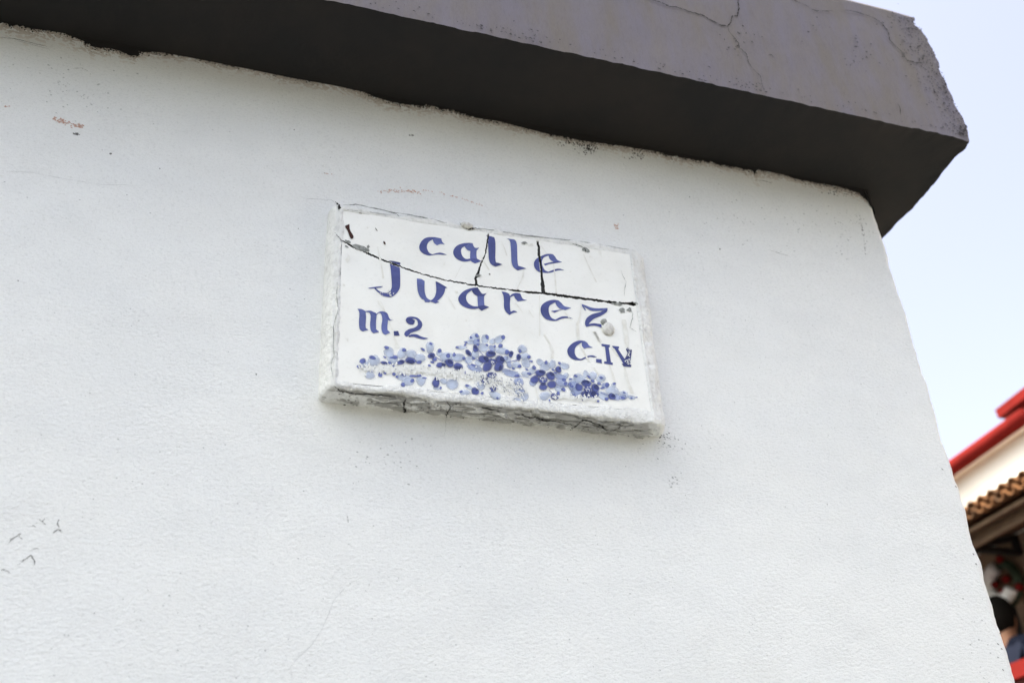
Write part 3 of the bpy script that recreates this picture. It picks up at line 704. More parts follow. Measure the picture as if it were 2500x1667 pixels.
glyph('letter', '2', [([(2020, 1158, C), (1950, 1165), (1850, 1200), (1780, 1270), (1775, 1330), (1815, 1385), (1900, 1425), (1980, 1432), (2035, 1420, C), (2020, 1400, C), (1960, 1395), (1900, 1360), (1870, 1300), (1885, 1240), (1945, 1192, C), (1990, 1175)], INK),
                      ([(1942, 1195, C), (2020, 1158, C), (2045, 1200), (2080, 1240), (2135, 1230, C), (2100, 1270, C), (2100, 1330), (2105, 1385, C), (2165, 1408, C), (2070, 1455, C), (2030, 1420), (2018, 1340), (2015, 1265, C), (1970, 1240)], INK_L),
                      ([(1942, 1195, C), (2020, 1158, C), (2045, 1200), (2080, 1240), (2135, 1230, C), (2100, 1270, C), (2015, 1268, C), (1970, 1240)], INK_D),
                      ([(2022, 1395, C), (2104, 1385, C), (2165, 1408, C), (2070, 1455, C), (2032, 1425)], INK_D)])
glyph('letter', '3', [([(365, 940, C), (410, 945), (455, 965, C), (470, 1010), (465, 1080), (470, 1160), (478, 1180, C), (510, 1165), (555, 1182, C), (500, 1195), (460, 1218, C), (420, 1185), (395, 1130), (392, 1040), (385, 980)], INK),
                      ([(460, 1000, C), (490, 970), (540, 955), (590, 965, C), (605, 1000), (625, 1030), (672, 1040, C), (610, 1050), (560, 1055, C), (525, 1020), (512, 988), (470, 1010, C)], INK)])
glyph('letter', '3', [([(1045, 1045, C), (980, 1038), (900, 1060), (845, 1105), (832, 1160), (850, 1220), (900, 1270), (980, 1290), (1030, 1285), (1080, 1265), (1140, 1255), (1222, 1265, C), (1150, 1238), (1080, 1240), (1010, 1274, C), (960, 1250), (930, 1180), (940, 1110), (1010, 1066, C)], INK),
                      ([(1008, 1068, C), (1045, 1045, C), (1080, 1075), (1120, 1115), (1198, 1132, C), (1130, 1160, C), (1060, 1140), (1020, 1100)], INK_L),
                      ([(955, 1172, C), (1040, 1160), (1140, 1143, C), (1050, 1167), (1002, 1190, C)], INK)])
glyph('letter', '3', [([(1310, 1085, C), (1360, 1100), (1440, 1130), (1520, 1140), (1632, 1135, C), (1620, 1160, C), (1540, 1170), (1450, 1170), (1400, 1150), (1350, 1118, C), (1378, 1165, C), (1360, 1162, C)], INK_L),
                      ([(1632, 1136, C), (1625, 1180), (1560, 1225), (1470, 1265), (1420, 1310), (1405, 1335, C), (1380, 1362, C), (1362, 1320), (1385, 1255), (1450, 1210), (1540, 1185), (1612, 1155, C)], INK),
                      ([(1380, 1362, C), (1402, 1330, C), (1470, 1318), (1560, 1330, C), (1562, 1372, C), (1500, 1350), (1440, 1348)], INK)])
glyph('letter', '4', [([(552, 68, C), (600, 70), (650, 95, C), (655, 180), (650, 270), (655, 300, C), (685, 318, C), (615, 338, C), (580, 310), (570, 230), (575, 140), (570, 95)], INK_L),
                      ([(640, 98, C), (700, 88), (745, 105), (780, 130), (775, 220), (775, 310, C), (812, 342, C), (745, 360, C), (715, 330), (703, 260), (710, 150), (690, 112), (655, 105, C)], INK_L),
                      ([(770, 135, C), (820, 100), (870, 100), (915, 130), (918, 200), (910, 280), (912, 320, C), (945, 352, C), (885, 378, C), (850, 350), (838, 280), (850, 190), (832, 125), (805, 117), (780, 145, C)], INK_L),
                      ([(870, 105, C), (910, 125), (925, 160), (945, 195), (990, 198, C), (930, 208, C), (890, 170)], INK),
                      ([(700, 88, C), (745, 105), (780, 130, C), (775, 150, C), (735, 125)], INK)])
glyph('full_stop', '4', [([(985, 335, C), (1040, 332, C), (1055, 385, C), (990, 390, C)], INK_D)])
glyph('numeral', '4', [([(1240, 205, C), (1225, 250), (1185, 255), (1145, 235), (1130, 200), (1150, 170), (1200, 160), (1270, 175), (1320, 225), (1325, 275), (1290, 320), (1220, 345), (1190, 358), (1160, 388), (1140, 402, C), (1115, 380), (1120, 345), (1170, 310), (1240, 290), (1275, 255), (1265, 205), (1235, 185), (1205, 190, C)], INK),
                       ([(1165, 390, C), (1200, 372), (1260, 372), (1320, 400), (1402, 420, C), (1350, 432), (1280, 418), (1220, 400), (1168, 405, C)], INK),
                       ([(1238, 205, C), (1225, 248), (1185, 253), (1147, 233), (1133, 200), (1170, 180), (1210, 190, C)], INK_D)])
glyph('letter', '5', [([(1330, 250, C), (1270, 245), (1200, 270), (1145, 320), (1128, 370), (1150, 430), (1210, 470), (1290, 475), (1340, 455), (1390, 435), (1430, 440), (1478, 438, C), (1430, 420), (1380, 422), (1320, 445), (1285, 460), (1240, 440), (1215, 390), (1222, 330), (1260, 290), (1300, 268, C)], INK),
                      ([(1300, 268, C), (1330, 250, C), (1360, 270), (1385, 305), (1430, 328, C), (1360, 330), (1330, 340, C), (1300, 310)], INK_L)])
glyph('full_stop', '5', [([(1465, 460, C), (1530, 465, C), (1533, 512, C), (1465, 500, C)], INK)])
glyph('letter', '5', [([(1530, 283, C), (1628, 297, C), (1625, 325, C), (1612, 323, C), (1640, 500, C), (1662, 505, C), (1660, 530, C), (1560, 515, C), (1560, 488, C), (1590, 490, C), (1570, 318, C), (1530, 308, C)], INK)])
glyph('letter', '5', [([(1655, 307, C), (1735, 315, C), (1732, 340, C), (1720, 340, C), (1800, 460, C), (1820, 520, C), (1786, 518, C), (1680, 335, C), (1655, 330, C)], INK),
                      ([(1815, 345, C), (1835, 330, C), (1885, 355, C), (1880, 400), (1862, 535, C), (1795, 520, C), (1800, 460, C), (1830, 400)], INK_D),
                      ([(1765, 515, C), (1880, 530, C), (1875, 555, C), (1790, 548, C)], INK_D)])

# ------------------------------------------------------------------ painted flowers
TONE = [lin(206, 216, 236), lin(172, 184, 220), lin(104, 116, 180), lin(84, 94, 158), lin(60, 68, 120)]
_cnt = [0]
def petal(mb, z, x, y, rx, ry, rot, tone, rg, white=False):
    _cnt[0] += 1
    lift = L0 + 0.0002 + tone * 0.00025 + (_cnt[0] % 60) * 0.000004
    n = 16; a0 = rad(rot); P = [sgp(z, (x, y), lift)]
    if white: top = 1.0
    else: top = (0.75, 0.80, 0.92, 0.95, 0.85)[tone]
    col = np.array((0.88, 0.88, 0.87) if white else TONE[tone]); T = [(*np.minimum(col * rg.uniform(0.94, 1.1), 0.9), top)]
    if not white: rx, ry = rx * (1.1, 1.05, 1, .95, .9)[tone], ry * (1.1, 1.05, 1, .95, .9)[tone]
    ph = rg.uniform(0, 6.28); prof = [1 + 0.09 * math.sin(2 * 2 * math.pi * k / n + ph) + 0.06 * math.sin(3 * 2 * math.pi * k / n + 2 * ph) + rg.uniform(-0.05, 0.05) for k in range(n)]
    for ring, al in ((0.74, top), (1.0, top * 0.85 if white else top * 0.55), (1.14, 0.0)):
        for k in range(n):
            a = 2 * math.pi * k / n; r = prof[k] * ring
            ex, ey = rx * r * math.cos(a), ry * r * math.sin(a)
            P.append(sgp(z, (x + ex * math.cos(a0) - ey * math.sin(a0), y + ex * math.sin(a0) + ey * math.cos(a0)), lift))
            g = 0.90 + 0.16 * math.cos(a - ph)
            T.append((*np.minimum(col * g, 0.9), al))
    F = [(0, 1 + (k + 1) % n, 1 + k) for k in range(n)]
    for j in (0, 1):
        F += [(1 + j * n + k, 1 + j * n + (k + 1) % n, 1 + (j + 1) * n + (k + 1) % n, 1 + (j + 1) * n + k) for k in range(n)]
    mb.add(P, F, T)
def stem(mb, z, a, b, w, tone):
    _cnt[0] += 1
    l = math.hypot(b[0] - a[0], b[1] - a[1]); nx, ny = -(b[1] - a[1]) / l * w / 2, (b[0] - a[0]) / l * w / 2
    P = [sgp(z, p, L0 + 0.0004 + (_cnt[0] % 60) * 0.000004) for p in ((a[0] + nx, a[1] + ny), (a[0] - nx, a[1] - ny), (b[0] - nx * .5, b[1] - ny * .5), (b[0] + nx * .5, b[1] + ny * .5))]
    mb.add(P, [(0, 1, 2, 3)], (*TONE[tone], 0.8))
rg = np.random.default_rng(77)
fol = MB()
for z, t, items in (
    ('F', 0, ((690, 225, 75, 65, 10), (850, 240, 50, 70, 15), (970, 275, 42, 45, 20), (1070, 245, 65, 55, -30), (620, 290, 75, 28, 5), (480, 370, 80, 28, -5), (820, 370, 70, 65, 0), (1110, 420, 110, 45, 5), (700, 470, 55, 60, 0), (1430, 395, 65, 58, -30), (1470, 510, 75, 45, -10), (1490, 610, 55, 75, -30), (1330, 640, 60, 45, -40), (1480, 780, 65, 38, 10), (1580, 730, 45, 50, 0), (1710, 600, 60, 45, 30), (1790, 660, 70, 70, 0), (1900, 630, 50, 60, 0), (2085, 655, 65, 50, 20), (2110, 800, 40, 35, 0), (600, 560, 55, 55, -30), (760, 600, 55, 45, 0), (450, 530, 90, 55, 10), (240, 510, 80, 55, -10), (335, 940, 75, 70, 0), (210, 890, 50, 40, 0), (790, 960, 65, 60, 0), (1010, 1110, 95, 50, 20), (1350, 1210, 65, 55, 0), (1780, 1120, 80, 55, -10), (600, 980, 60, 30, 20), (1470, 1130, 50, 60, 0), (1370, 1040, 50, 50, 0), (2000, 1000, 60, 55, 0), (2280, 860, 50, 60, 20), (540, 1065, 75, 40, 5), (100, 1000, 50, 25, 0), (1210, 560, 40, 60, 20))),
    ('4', 0, ((930, 590, 50, 65, -35), (1085, 600, 50, 60, 10), (1195, 610, 65, 45, 10), (1300, 655, 65, 45, 10), (1420, 530, 48, 60, 0), (1530, 590, 30, 40, 20), (1620, 645, 75, 50, -10), (750, 690, 65, 60, 30), (640, 730, 50, 35, 20), (970, 680, 60, 45, 0), (700, 860, 55, 40, 20), (1110, 890, 85, 40, 10), (1160, 940, 70, 40, -15), (1310, 925, 55, 50, 20), (1690, 970, 60, 60, 0), (1760, 650, 70, 40, 0))),
    ('5', 0, ((1270, 690, 70, 50, 10), (1430, 660, 45, 42, 10), (1345, 635, 30, 35, -40), (1525, 690, 50, 40, 0), (1660, 840, 75, 50, 25), (1790, 880, 50, 40, 0), (1230, 860, 55, 60, 0), (1670, 770, 26, 26, 0), (1880, 910, 40, 25, 10), (1200, 740, 55, 40, 20), (1550, 890, 60, 45, 30))),
    ('F', 1, ((720, 290, 55, 40, 20), (960, 380, 50, 42, 40), (700, 690, 110, 55, 20), (1250, 765, 130, 55, 15), (1380, 900, 75, 60, 50), (1230, 640, 38, 45, 0), (1170, 535, 35, 40, 20), (2020, 820, 90, 45, 10), (2050, 920, 110, 50, 20), (2220, 960, 80, 60, 0), (2270, 1080, 70, 60, 0), (1600, 910, 50, 60, 20), (1430, 1020, 50, 35, 30))),
    ('5', 1, ((1190, 780, 50, 50, 0), (1575, 770, 40, 35, 0), (1250, 830, 50, 45, 0), (1710, 910, 40, 35, 0), (1780, 910, 40, 30, 0))),
    ('F', 2, ((725, 185, 28, 28, 0), (635, 215, 20, 17, 30), (750, 258, 22, 20, 0), (740, 325, 22, 20, 0), (560, 292, 20, 16, 30), (545, 328, 20, 20, 0), (420, 365, 24, 14, 15), (885, 205, 24, 40, -10), (882, 328, 22, 15, 20), (1135, 210, 28, 38, -15), (1092, 342, 36, 32, 0), (1005, 350, 20, 18, 0), (1195, 440, 36, 36, 0), (1395, 425, 20, 32, -10), (1535, 515, 32, 25, 10), (1570, 582, 28, 15, 25), (1500, 708, 26, 15, 30), (1290, 695, 28, 14, 20), (1540, 775, 36, 20, 25), (1615, 680, 30, 32, 0), (1800, 600, 22, 30, 30), (2008, 612, 20, 25, -30), (1350, 808, 36, 22, 5), (675, 540, 22, 18, 0), (525, 535, 26, 20, 10), (280, 495, 30, 38, -20), (375, 478, 24, 30, -10), (65, 560, 32, 20, 0), (30, 595, 30, 13, 10), (550, 755, 14, 25, 0), (480, 1052, 26, 18, -15), (575, 960, 26, 20, 0), (810, 1078, 22, 24, 0), (165, 995, 18, 22, 0), (1045, 1155, 18, 18, 0), (1855, 1188, 15, 18, -20), (1990, 1082, 28, 30, 0), (2080, 870, 30, 25, 10), (2100, 930, 22, 30, 0), (2070, 1020, 34, 28, 10), (1910, 715, 28, 14, 20), (1945, 760, 30, 15, 0), (2258, 810, 28, 18, 10), (2180, 858, 20, 12, 0), (2200, 975, 25, 15, 20), (1390, 660, 30, 28, 0), (670, 640, 40, 16, 15))),
    ('4', 2, ((900, 530, 32, 18, 10), (1110, 560, 26, 20, 10), (1430, 485, 20, 15, 0), (1335, 552, 32, 14, 30), (1535, 568, 25, 22, -30), (730, 648, 40, 22, 10), (615, 690, 38, 32, 0), (575, 760, 30, 22, 20), (880, 645, 20, 12, 30), (965, 650, 28, 12, 0), (1005, 645, 32, 22, 20), (1290, 705, 32, 20, 0), (940, 715, 25, 15, 40), (880, 835, 18, 16, 0), (825, 855, 25, 32, -30), (990, 848, 26, 18, 0), (1025, 880, 16, 15, 0), (1210, 925, 25, 22, -20), (1095, 975, 28, 25, 0), (1095, 845, 45, 20, 35), (1225, 870, 60, 12, 5), (1290, 865, 30, 14, 0), (1490, 900, 28, 18, 10), (1410, 745, 22, 14, 0), (1450, 705, 22, 14, 0), (1475, 670, 30, 22, 0), (1355, 893, 28, 10, 0), (985, 750, 20, 12, 20), (725, 808, 14, 18, 20))),
    ('5', 2, ((1225, 658, 20, 13, 0), (1165, 695, 16, 12, 0), (1380, 670, 26, 13, 40), (1525, 680, 22, 13, 10), (1500, 750, 28, 15, 20), (1425, 720, 25, 16, 10), (1680, 750, 20, 14, 0), (1540, 800, 24, 14, -10), (1595, 765, 25, 25, 0), (1590, 930, 24, 18, 10), (1795, 855, 14, 9, 10), (1780, 915, 24, 14, 10), (1880, 918, 14, 10, 0), (1940, 910, 12, 8, 0), (1490, 955, 14, 14, 0), (1180, 780, 20, 13, 10), (1160, 755, 18, 13, 0), (1210, 885, 14, 16, 0), (1310, 940, 10, 10, 0))),
    ('F', 3, ((705, 385, 42, 60, -35), (595, 450, 40, 60, -40), (1255, 470, 42, 50, 10), (1375, 518, 42, 52, 0), (90, 925, 68, 62, 0), (700, 1045, 62, 62, 0), (1990, 710, 52, 52, 0), (1930, 1130, 62, 55, 0), (45, 490, 35, 35, 0), (85, 850, 30, 20, 10))),
    ('5', 3, ((1650, 900, 45, 38, 10),)),
    ('4', 3, ((870, 712, 45, 20, 5), (1435, 625, 45, 32, 0))), ('4', 4, ((880, 712, 30, 10, 0), (1435, 625, 25, 15, 0))),
    ('F', 4, ((705, 370, 20, 40, -35), (590, 445, 20, 45, -35), (1265, 455, 25, 30, 0), (1375, 510, 25, 35, 0), (125, 885, 18, 20, 0), (725, 1025, 20, 20, 0), (2015, 690, 20, 22, 0), (85, 855, 15, 12, 0))),
    ('5', 4, ((1665, 890, 22, 22, 0),))):
    for it in items: petal(fol, z, *it, t, rg)
for z, a, b, w, t in (('F', (750, 410), (830, 490), 12, 2), ('F', (640, 500), (780, 590), 12, 2), ('F', (1350, 565), (1180, 600), 16, 2), ('F', (550, 560), (640, 720), 10, 2), ('F', (1380, 805), (1560, 840), 10, 1), ('F', (1840, 1015), (1900, 1080), 10, 3), ('F', (1960, 980), (2060, 1010), 8, 2), ('F', (80, 510), (200, 590), 14, 2), ('5', (1520, 855), (1610, 890), 8, 2), ('F', (140, 890), (190, 855), 8, 2)):
    stem(fol, z, a, b, w, t)
fol.build('painted_foliage', M['wash'], sign, kind='stuff')
def flower(z, petals, accents, centre, sc=1.0, stamens=9):
    mb = MB()
    for it in petals: petal(mb, z, *it, 3, rg)
    for it in accents: petal(mb, z, *it, 4, rg)
    if centre:
        for k in range(stamens):
            a, r = rg.uniform(0, 6.28), rg.uniform(0, 1) ** 0.6
            _cnt[0] += 60
            petal(mb, z, centre[0] + math.cos(a) * r * centre[2], centre[1] + math.sin(a) * r * centre[3], 13 * sc, 6 * sc, rg.uniform(10, 60), 4, rg, white=True)
    # white strokes lie on top
    return mb.build('painted_flower', M['wash'], sign)
flower('F', ((965, 585, 70, 55, 0), (938, 468, 90, 52, 5), (830, 548, 80, 65, 10), (1085, 555, 78, 62, 15), (885, 670, 82, 72, -10), (1065, 665, 78, 75, 10)),
       ((1120, 550, 50, 30, 50), (870, 545, 30, 50, -35), (960, 455, 60, 25, 5), (1090, 690, 25, 45, 0)), (965, 580, 70, 45))
flower('F', ((1710, 765, 90, 52, 0), (1870, 810, 75, 65, 15), (1890, 940, 70, 65, 0), (1755, 985, 65, 50, 0), (1625, 860, 65, 65, 0), (1750, 870, 70, 60, 0)),
       ((1890, 780, 45, 30, 40), (1740, 745, 55, 25, 10), (1755, 935, 50, 25, 0)), (1750, 870, 60, 48))
flower('5', ((1350, 745, 60, 42, 0), (1455, 800, 48, 55, 0), (1440, 875, 55, 50, 0), (1340, 880, 52, 50, 0), (1265, 790, 42, 48, 0), (1365, 812, 50, 40, 0)),
       ((1350, 730, 45, 22, 5), (1470, 790, 25, 38, -30), (1440, 872, 35, 32, 0), (1350, 875, 28, 28, 0)), (1365, 812, 48, 28), 0.75)
flower('4', ((1185, 685, 68, 42, 0), (1070, 705, 50, 30, -10), ), ((1190, 700, 50, 25, 0), (1085, 700, 30, 15, 10)), None)
flower('F', ((300, 610, 80, 60, 20), (165, 640, 80, 40, 5), (435, 660, 82, 55, 10)), ((310, 590, 45, 30, 30), (210, 640, 25, 40, -30), (450, 680, 60, 25, 15)), None)
flower('F', ((955, 795, 75, 55, 0), (820, 880, 38, 40, 0), (980, 1010, 55, 45, 0)), ((880, 850, 30, 18, 30), (1010, 880, 22, 12, 30)), (950, 890, 70, 40))

# white over-paint dragged across the flowers, flaking
sc_ = MB(); rg = np.random.default_rng(91)
def sblob(mb, z, x, y, rx, ry, rot, lift, rough=0.45, n=9, tint=None):
    a0 = rad(rot); P = [sgp(z, (x, y), lift)]
    for k in range(n):
        a = 2 * math.pi * k / n; r = 1 + rg.uniform(-rough, rough)
        ex, ey = rx * r * math.cos(a), ry * r * math.sin(a)
        P.append(sgp(z, (x + ex * math.cos(a0) - ey * math.sin(a0), y + ex * math.sin(a0) + ey * math.cos(a0)), lift))
    mb.add(P, [(0, 1 + (k + 1) % n, 1 + k) for k in range(n)], tint)
LS = L0 + 0.0014
band = [(560, 770), (700, 770), (870, 785), (1100, 790), (1300, 800), (1480, 825), (1650, 830), (1850, 860), (2050, 900), (2200, 960)]
for k in range(330):
    x = rg.uniform(570, 2180); y = np.interp(x, [b[0] for b in band], [b[1] for b in band]) + rg.normal(0, 27 + 8 * math.sin(x * 0.013))
    keep = 0.95 if 820 < x < 1900 else 0.55
    if rg.random() > keep: continue
    sblob(sc_, '4', x, y, rg.uniform(12, 32), rg.uniform(5, 12), rg.uniform(70, 115), LS + k * 0.0000015, 0.5)
for k in range(260):
    x = rg.uniform(700, 1500); y = 830 + (x - 700) * 0.28 + rg.normal(0, 70)
    sblob(sc_, 'F', x, y, rg.uniform(8, 24), rg.uniform(4, 12), rg.uniform(50, 90), LS + k * 0.000002, 0.5)
for k in range(120):
    x = rg.uniform(1900, 2600); y = 1130 + (x - 1900) * 0.05 + rg.normal(0, 22)
    sblob(sc_, 'F', x, y, rg.uniform(8, 26), rg.uniform(5, 14), rg.uniform(50, 110), LS + k * 0.000002, 0.5)
for k in range(26): sblob(sc_, '5', 1845 + rg.normal(0, 18), 440 + rg.uniform(-95, 90), rg.uniform(5, 13), rg.uniform(3, 7), rg.uniform(30, 150), LS, 0.5)
for k in range(12): sblob(sc_, '2', 905 + rg.normal(0, 18), 1215 + rg.normal(0, 25), rg.uniform(6, 16), rg.uniform(4, 8), 130, LS, 0.5)
for k in range(16): sblob(sc_, '2', rg.uniform(720, 890), rg.uniform(1215, 1262), rg.uniform(4, 14), rg.uniform(2, 3), rg.uniform(0, 60), LS, 0.5)
sc_.build('paint_scrapes', M['flake'], sign, kind='stuff')
dk = MB()
for k in range(36):
    x = rg.uniform(640, 2150); y = np.interp(x, [b[0] for b in band], [b[1] for b in band]) + rg.normal(0, 32)
    sblob(dk, '4', x, y, rg.uniform(2, 9), rg.uniform(2, 5), rg.uniform(0, 180), LS + 0.0008, 0.5, 7)
for k in range(100):
    x = rg.uniform(760, 1480); y = 850 + (x - 760) * 0.3 + rg.normal(0, 75)
    sblob(dk, 'F', x, y, rg.uniform(4, 20), rg.uniform(2, 5), rg.uniform(40, 80), LS + 0.0009, 0.5, 7)
dk.build('paint_scrapes', mat('worn_cobalt', lin(70, 78, 120), 0.6, 0.3), sign, kind='stuff')

# old drips and dirt on the glaze
dr = MB()
def drip(z, pts, w0, w1):
    P = []; n = len(pts)
    out = []
    for i in range(n - 1):
        for k in range(5): out.append((pts[i][0] + (pts[i + 1][0] - pts[i][0]) * k / 5, pts[i][1] + (pts[i + 1][1] - pts[i][1]) * k / 5))
    out.append(pts[-1]); n = len(out); V = []
    for i, p in enumerate(out):
        w = (w0 + (w1 - w0) * i / (n - 1)) * rg.uniform(0.75, 1.2) / 2
        V += [sgp(z, (p[0] - w, p[1]), L0 + 0.00001), sgp(z, (p[0] + w, p[1]), L0 + 0.00001)]
    dr.add(V, [(2 * i, 2 * i + 2, 2 * i + 3, 2 * i + 1) for i in range(n - 1)])
for z, pts, w0, w1 in (
    ('2', ((740, 640), (760, 740), (780, 820)), 14, 22), ('2', ((785, 850), (800, 940), (815, 1045)), 12, 26), ('2', ((1880, 830), (1800, 900), (1730, 1040)), 8, 10),
    ('2', ((1640, 1275), (1690, 1360), (1735, 1435)), 5, 14), ('2', ((760, 1330), (800, 1400), (840, 1480)), 60, 16), ('4', ((900, 170), (970, 320)), 14, 10), ('4', ((990, 395), (1015, 460), (1030, 530)), 12, 46),
    ('3', ((365, 340), (400, 420), (428, 510)), 6, 16), ('3', ((630, 680), (620, 760), (545, 920)), 26, 12), ('3', ((985, 600), (1005, 760), (1020, 960)), 10, 22), ('3', ((1345, 490), (1400, 620), (1500, 830)), 10, 18),
    ('3', ((1320, 1090), (1300, 1250), (1270, 1330), (1285, 1510)), 12, 40), ('3', ((1480, 1420), (1530, 1540)), 40, 24), ('3', ((820, 980), (822, 1300), (820, 1470)), 6, 14), ('3', ((830, 380), (900, 480)), 8, 10), ('3', ((530, 1070), (620, 1190)), 10, 12), ('3', ((690, 1160), (745, 1250)), 10, 10), ('3', ((1110, 1170), (1200, 1290)), 10, 10), ('3', ((110, 510), (215, 680)), 6, 20), ('3', ((870, 1460), (940, 1560)), 8, 10),
    ('5', ((1440, 140), (1520, 260)), 30, 34), ('5', ((1280, 290), (1330, 400), (1385, 490)), 26, 24), ('5', ((1620, 530), (1660, 640), (1685, 740)), 20, 30), ('5', ((1440, 560), (1500, 650), (1555, 715)), 14, 14), ('5', ((860, 170), (930, 280), (960, 380), (950, 450)), 14, 34), ('5', ((1800, 560), (1830, 700), (1890, 860)), 20, 40), ('5', ((1790, 0), (1820, 200), (1830, 320)), 60, 40), ('5', ((760, 800), (780, 900), (815, 1000)), 20, 16), ('5', ((1650, 320), (1720, 430)), 20, 20)):
    drip(z, pts, w0, w1)
for z, x, y, rx, ry, ro in (('2', 615, 400, 12, 14, 0), ('2', 1590, 860, 14, 18, -30), ('2', 365, 800, 28, 45, 20), ('2', 310, 1125, 18, 14, 40), ('2', 1755, 1215, 22, 14, 30), ('4', 430, 430, 14, 32, -30), ('4', 1855, 205, 16, 8, 30), ('3', 1190, 700, 12, 9, 0), ('3', 645, 362, 40, 20, 0), ('3', 720, 378, 36, 15, 10), ('3', 1430, 525, 30, 12, 0), ('3', 1540, 480, 18, 45, -20)):
    sblob(dr, z, x, y, rx, ry, ro, L0 + 0.00003)
dr.build('drip_stain', M['drip'], sign, kind='stuff')
sm = MB()
sblob(sm, '2', 530, 660, 105, 30, 20, L0 + 0.0004, 0.25, 14); sblob(sm, '2', 360, 575, 35, 22, 30, L0 + 0.0004, 0.4); sblob(sm, '2', 620, 640, 18, 26, 0, L0 + 0.0003)
sblob(sm, '2', 350, 635, 30, 14, 30, L0 + 0.0003); sblob(sm, '3', 1810, 1170, 40, 30, 0, L0 + 0.0003); sblob(sm, '3', 1890, 1155, 36, 24, 0, L0 + 0.0003)
sblob(sm, '3', 1750, 1085, 60, 16, 5, L0 + 0.0006, 0.3, 12); sblob(sm, '3', 90, 745, 28, 20, 0, L0 + 0.0004); sblob(sm, '3', 640, 360, 30, 14, 10, L0 + 0.0003); sblob(sm, '3', 1370, 440, 50, 28, 30, L0 + 0.0003, 0.5)
sm.build('mortar_smear', M['smear'], sign, kind='stuff')
pg = MB(); P = [sgp('2', p, L0 + 0.0005) for p in smooth_poly([(325, 375, C), (382, 350, C), (388, 420), (415, 470), (434, 505), (430, 530), (405, 540), (385, 510), (360, 440), (335, 400)])]
tri = tessellate_polygon([[Vector((p[0] * 100, p[2] * 100, 0)) for p in P]]); pg.add(P, tri)
pg.build('rust_streak', M['peg'], sign); pg = MB()
sblob(pg, '2', 828, 590, 12, 26, -30, L0 + 0.0004, 0.2); sblob(pg, '2', 725, 420, 5, 26, -35, L0 + 0.0004, 0.2); sblob(pg, '3', 223, 732, 10, 7, 30, L0 + 0.0004, 0.2); sblob(pg, '2', 2172, 990, 10, 7, 30, L0 + 0.0004, .2); sblob(pg, '2', 520, 208, 20, 9, 10, L0 + 0.0004)
pg.build('dirt_specks', M['peg'], sign, kind='stuff')
# dark hairlines along the plaster surround
def scrack(z, pts, w, seed, lift=0.0022, m='crack'):
    mb = MB(); ribbon(mb, [sgp(z, p, lift) for p in pts], w, seed); return mb.build('crack', M[m], sign)
scrack('2', ((300, 160), (480, 185), (620, 195), (800, 225), (950, 242)), 0.0007, 71, 0.003); scrack('2', ((905, 207), (980, 220), (1020, 255)), 0.0012, 72, 0.004)
scrack('2', ((195, 455), (240, 510), (290, 570), (350, 600)), 0.0013, 73, 0.0035)
scrack('1', ((240, 100), (330, 98), (520, 140), (700, 170), (860, 205)), 0.0022, 74, 0.003, 'smear'); scrack('1', ((1050, 238), (1200, 262), (1400, 290), (1650, 315), (1950, 365)), 0.0022, 75, 0.003, 'smear')
scrack('1', ((1610, 330), (1660, 345), (1690, 365), (1690, 385)), 0.0016, 76, 0.003); scrack('1', ((930, 205), (960, 225), (990, 245), (1020, 238), (1060, 242)), 0.0028, 77, 0.0035)
scrack('1', ((195, 78), (215, 112), (212, 125)), 0.004, 78, 0.004)
scrack('3', ((1915, 1060), (1980, 1075), (2010, 1105)), 0.0022, 79, 0.003, 'smear')
scrack('3', ((1900, 1150), (1935, 1200), (1930, 1260), (1900, 1370), (1980, 1420)), 0.0010, 80, 0.003, 'smear')
scrack('1', ((205, 560), (200, 640), (210, 720), (180, 830), (185, 1000), (165, 1060), (180, 1140)), 0.0011, 81, 0.0035, 'smear')
scrack('1', ((1900, 490), (1930, 560), (1920, 640)), 0.0012, 82, 0.003, 'smear')
def under_crack(z, pts, w, seed, m='crack'):
    """on the underside of the surround: a level face"""
    zz = FQ[3][2]; mb = MB(); P = []
    for p in pts:
        n = nat(z, p); q = on_z(n[0], n[1], zz + (FQ[2][2] - FQ[3][2]) * (n[0] - 813) / 790 - 0.0050)
        P.append(q)
    ribbon(mb, P, w, seed, axis='z'); return mb.build('crack', M[m], sign)
under_crack('4', ((260, 985), (340, 1045), (480, 1075), (600, 1090), (800, 1100), (1000, 1120), (1110, 1150)), 0.0030, 83)
under_crack('4', ((1110, 1150), (1105, 1230), (1120, 1310), (1180, 1340), (1260, 1362)), 0.0035, 84)
under_crack('4', ((1610, 1170), (1670, 1240), (1740, 1200), (1800, 1190)), 0.0022, 85); under_crack('4', ((1670, 1240), (1630, 1310), (1615, 1370)), 0.0022, 86)
under_crack('5', ((530, 1110), (600, 1115), (680, 1155), (760, 1145), (850, 1185), (980, 1190), (1080, 1215), (1200, 1240)), 0.0036, 87)
under_crack('5', ((1165, 1300), (1190, 1270), (1270, 1215), (1310, 1175), (1380, 1190), (1500, 1230), (1580, 1290), (1650, 1310)), 0.0036, 88); under_crack('5', ((1650, 1310), (1730, 1270), (1800, 1220)), 0.0022, 89)
under_crack('5', ((90, 1020), (200, 1040), (380, 1085)), 0.0025, 90)
gs = MB(); rg = np.random.default_rng(95)
for k in range(130):
    x, t = rg.uniform(0, 1), rg.uniform(0.05, 0.95)
    a = FQ[3] + (FQ[2] - FQ[3]) * x; y = sign_y(a[2]) * t
    c = np.array([a[0], y, a[2] - 0.0052]); s = rg.uniform(0.0006, 0.002); n = 6
    V = [c] + [c + np.array([s * rg.uniform(0.6, 2) * math.cos(2 * math.pi * k2 / n), s * rg.uniform(.6, 2) * math.sin(2 * math.pi * k2 / n), 0]) for k2 in range(n)]
    gs.add(V, [(0, 1 + (k2 + 1) % n, 1 + k2) for k2 in range(n)])
gs.build('grime_specks', M['grime'], sign, kind='stuff')
dp = MB()
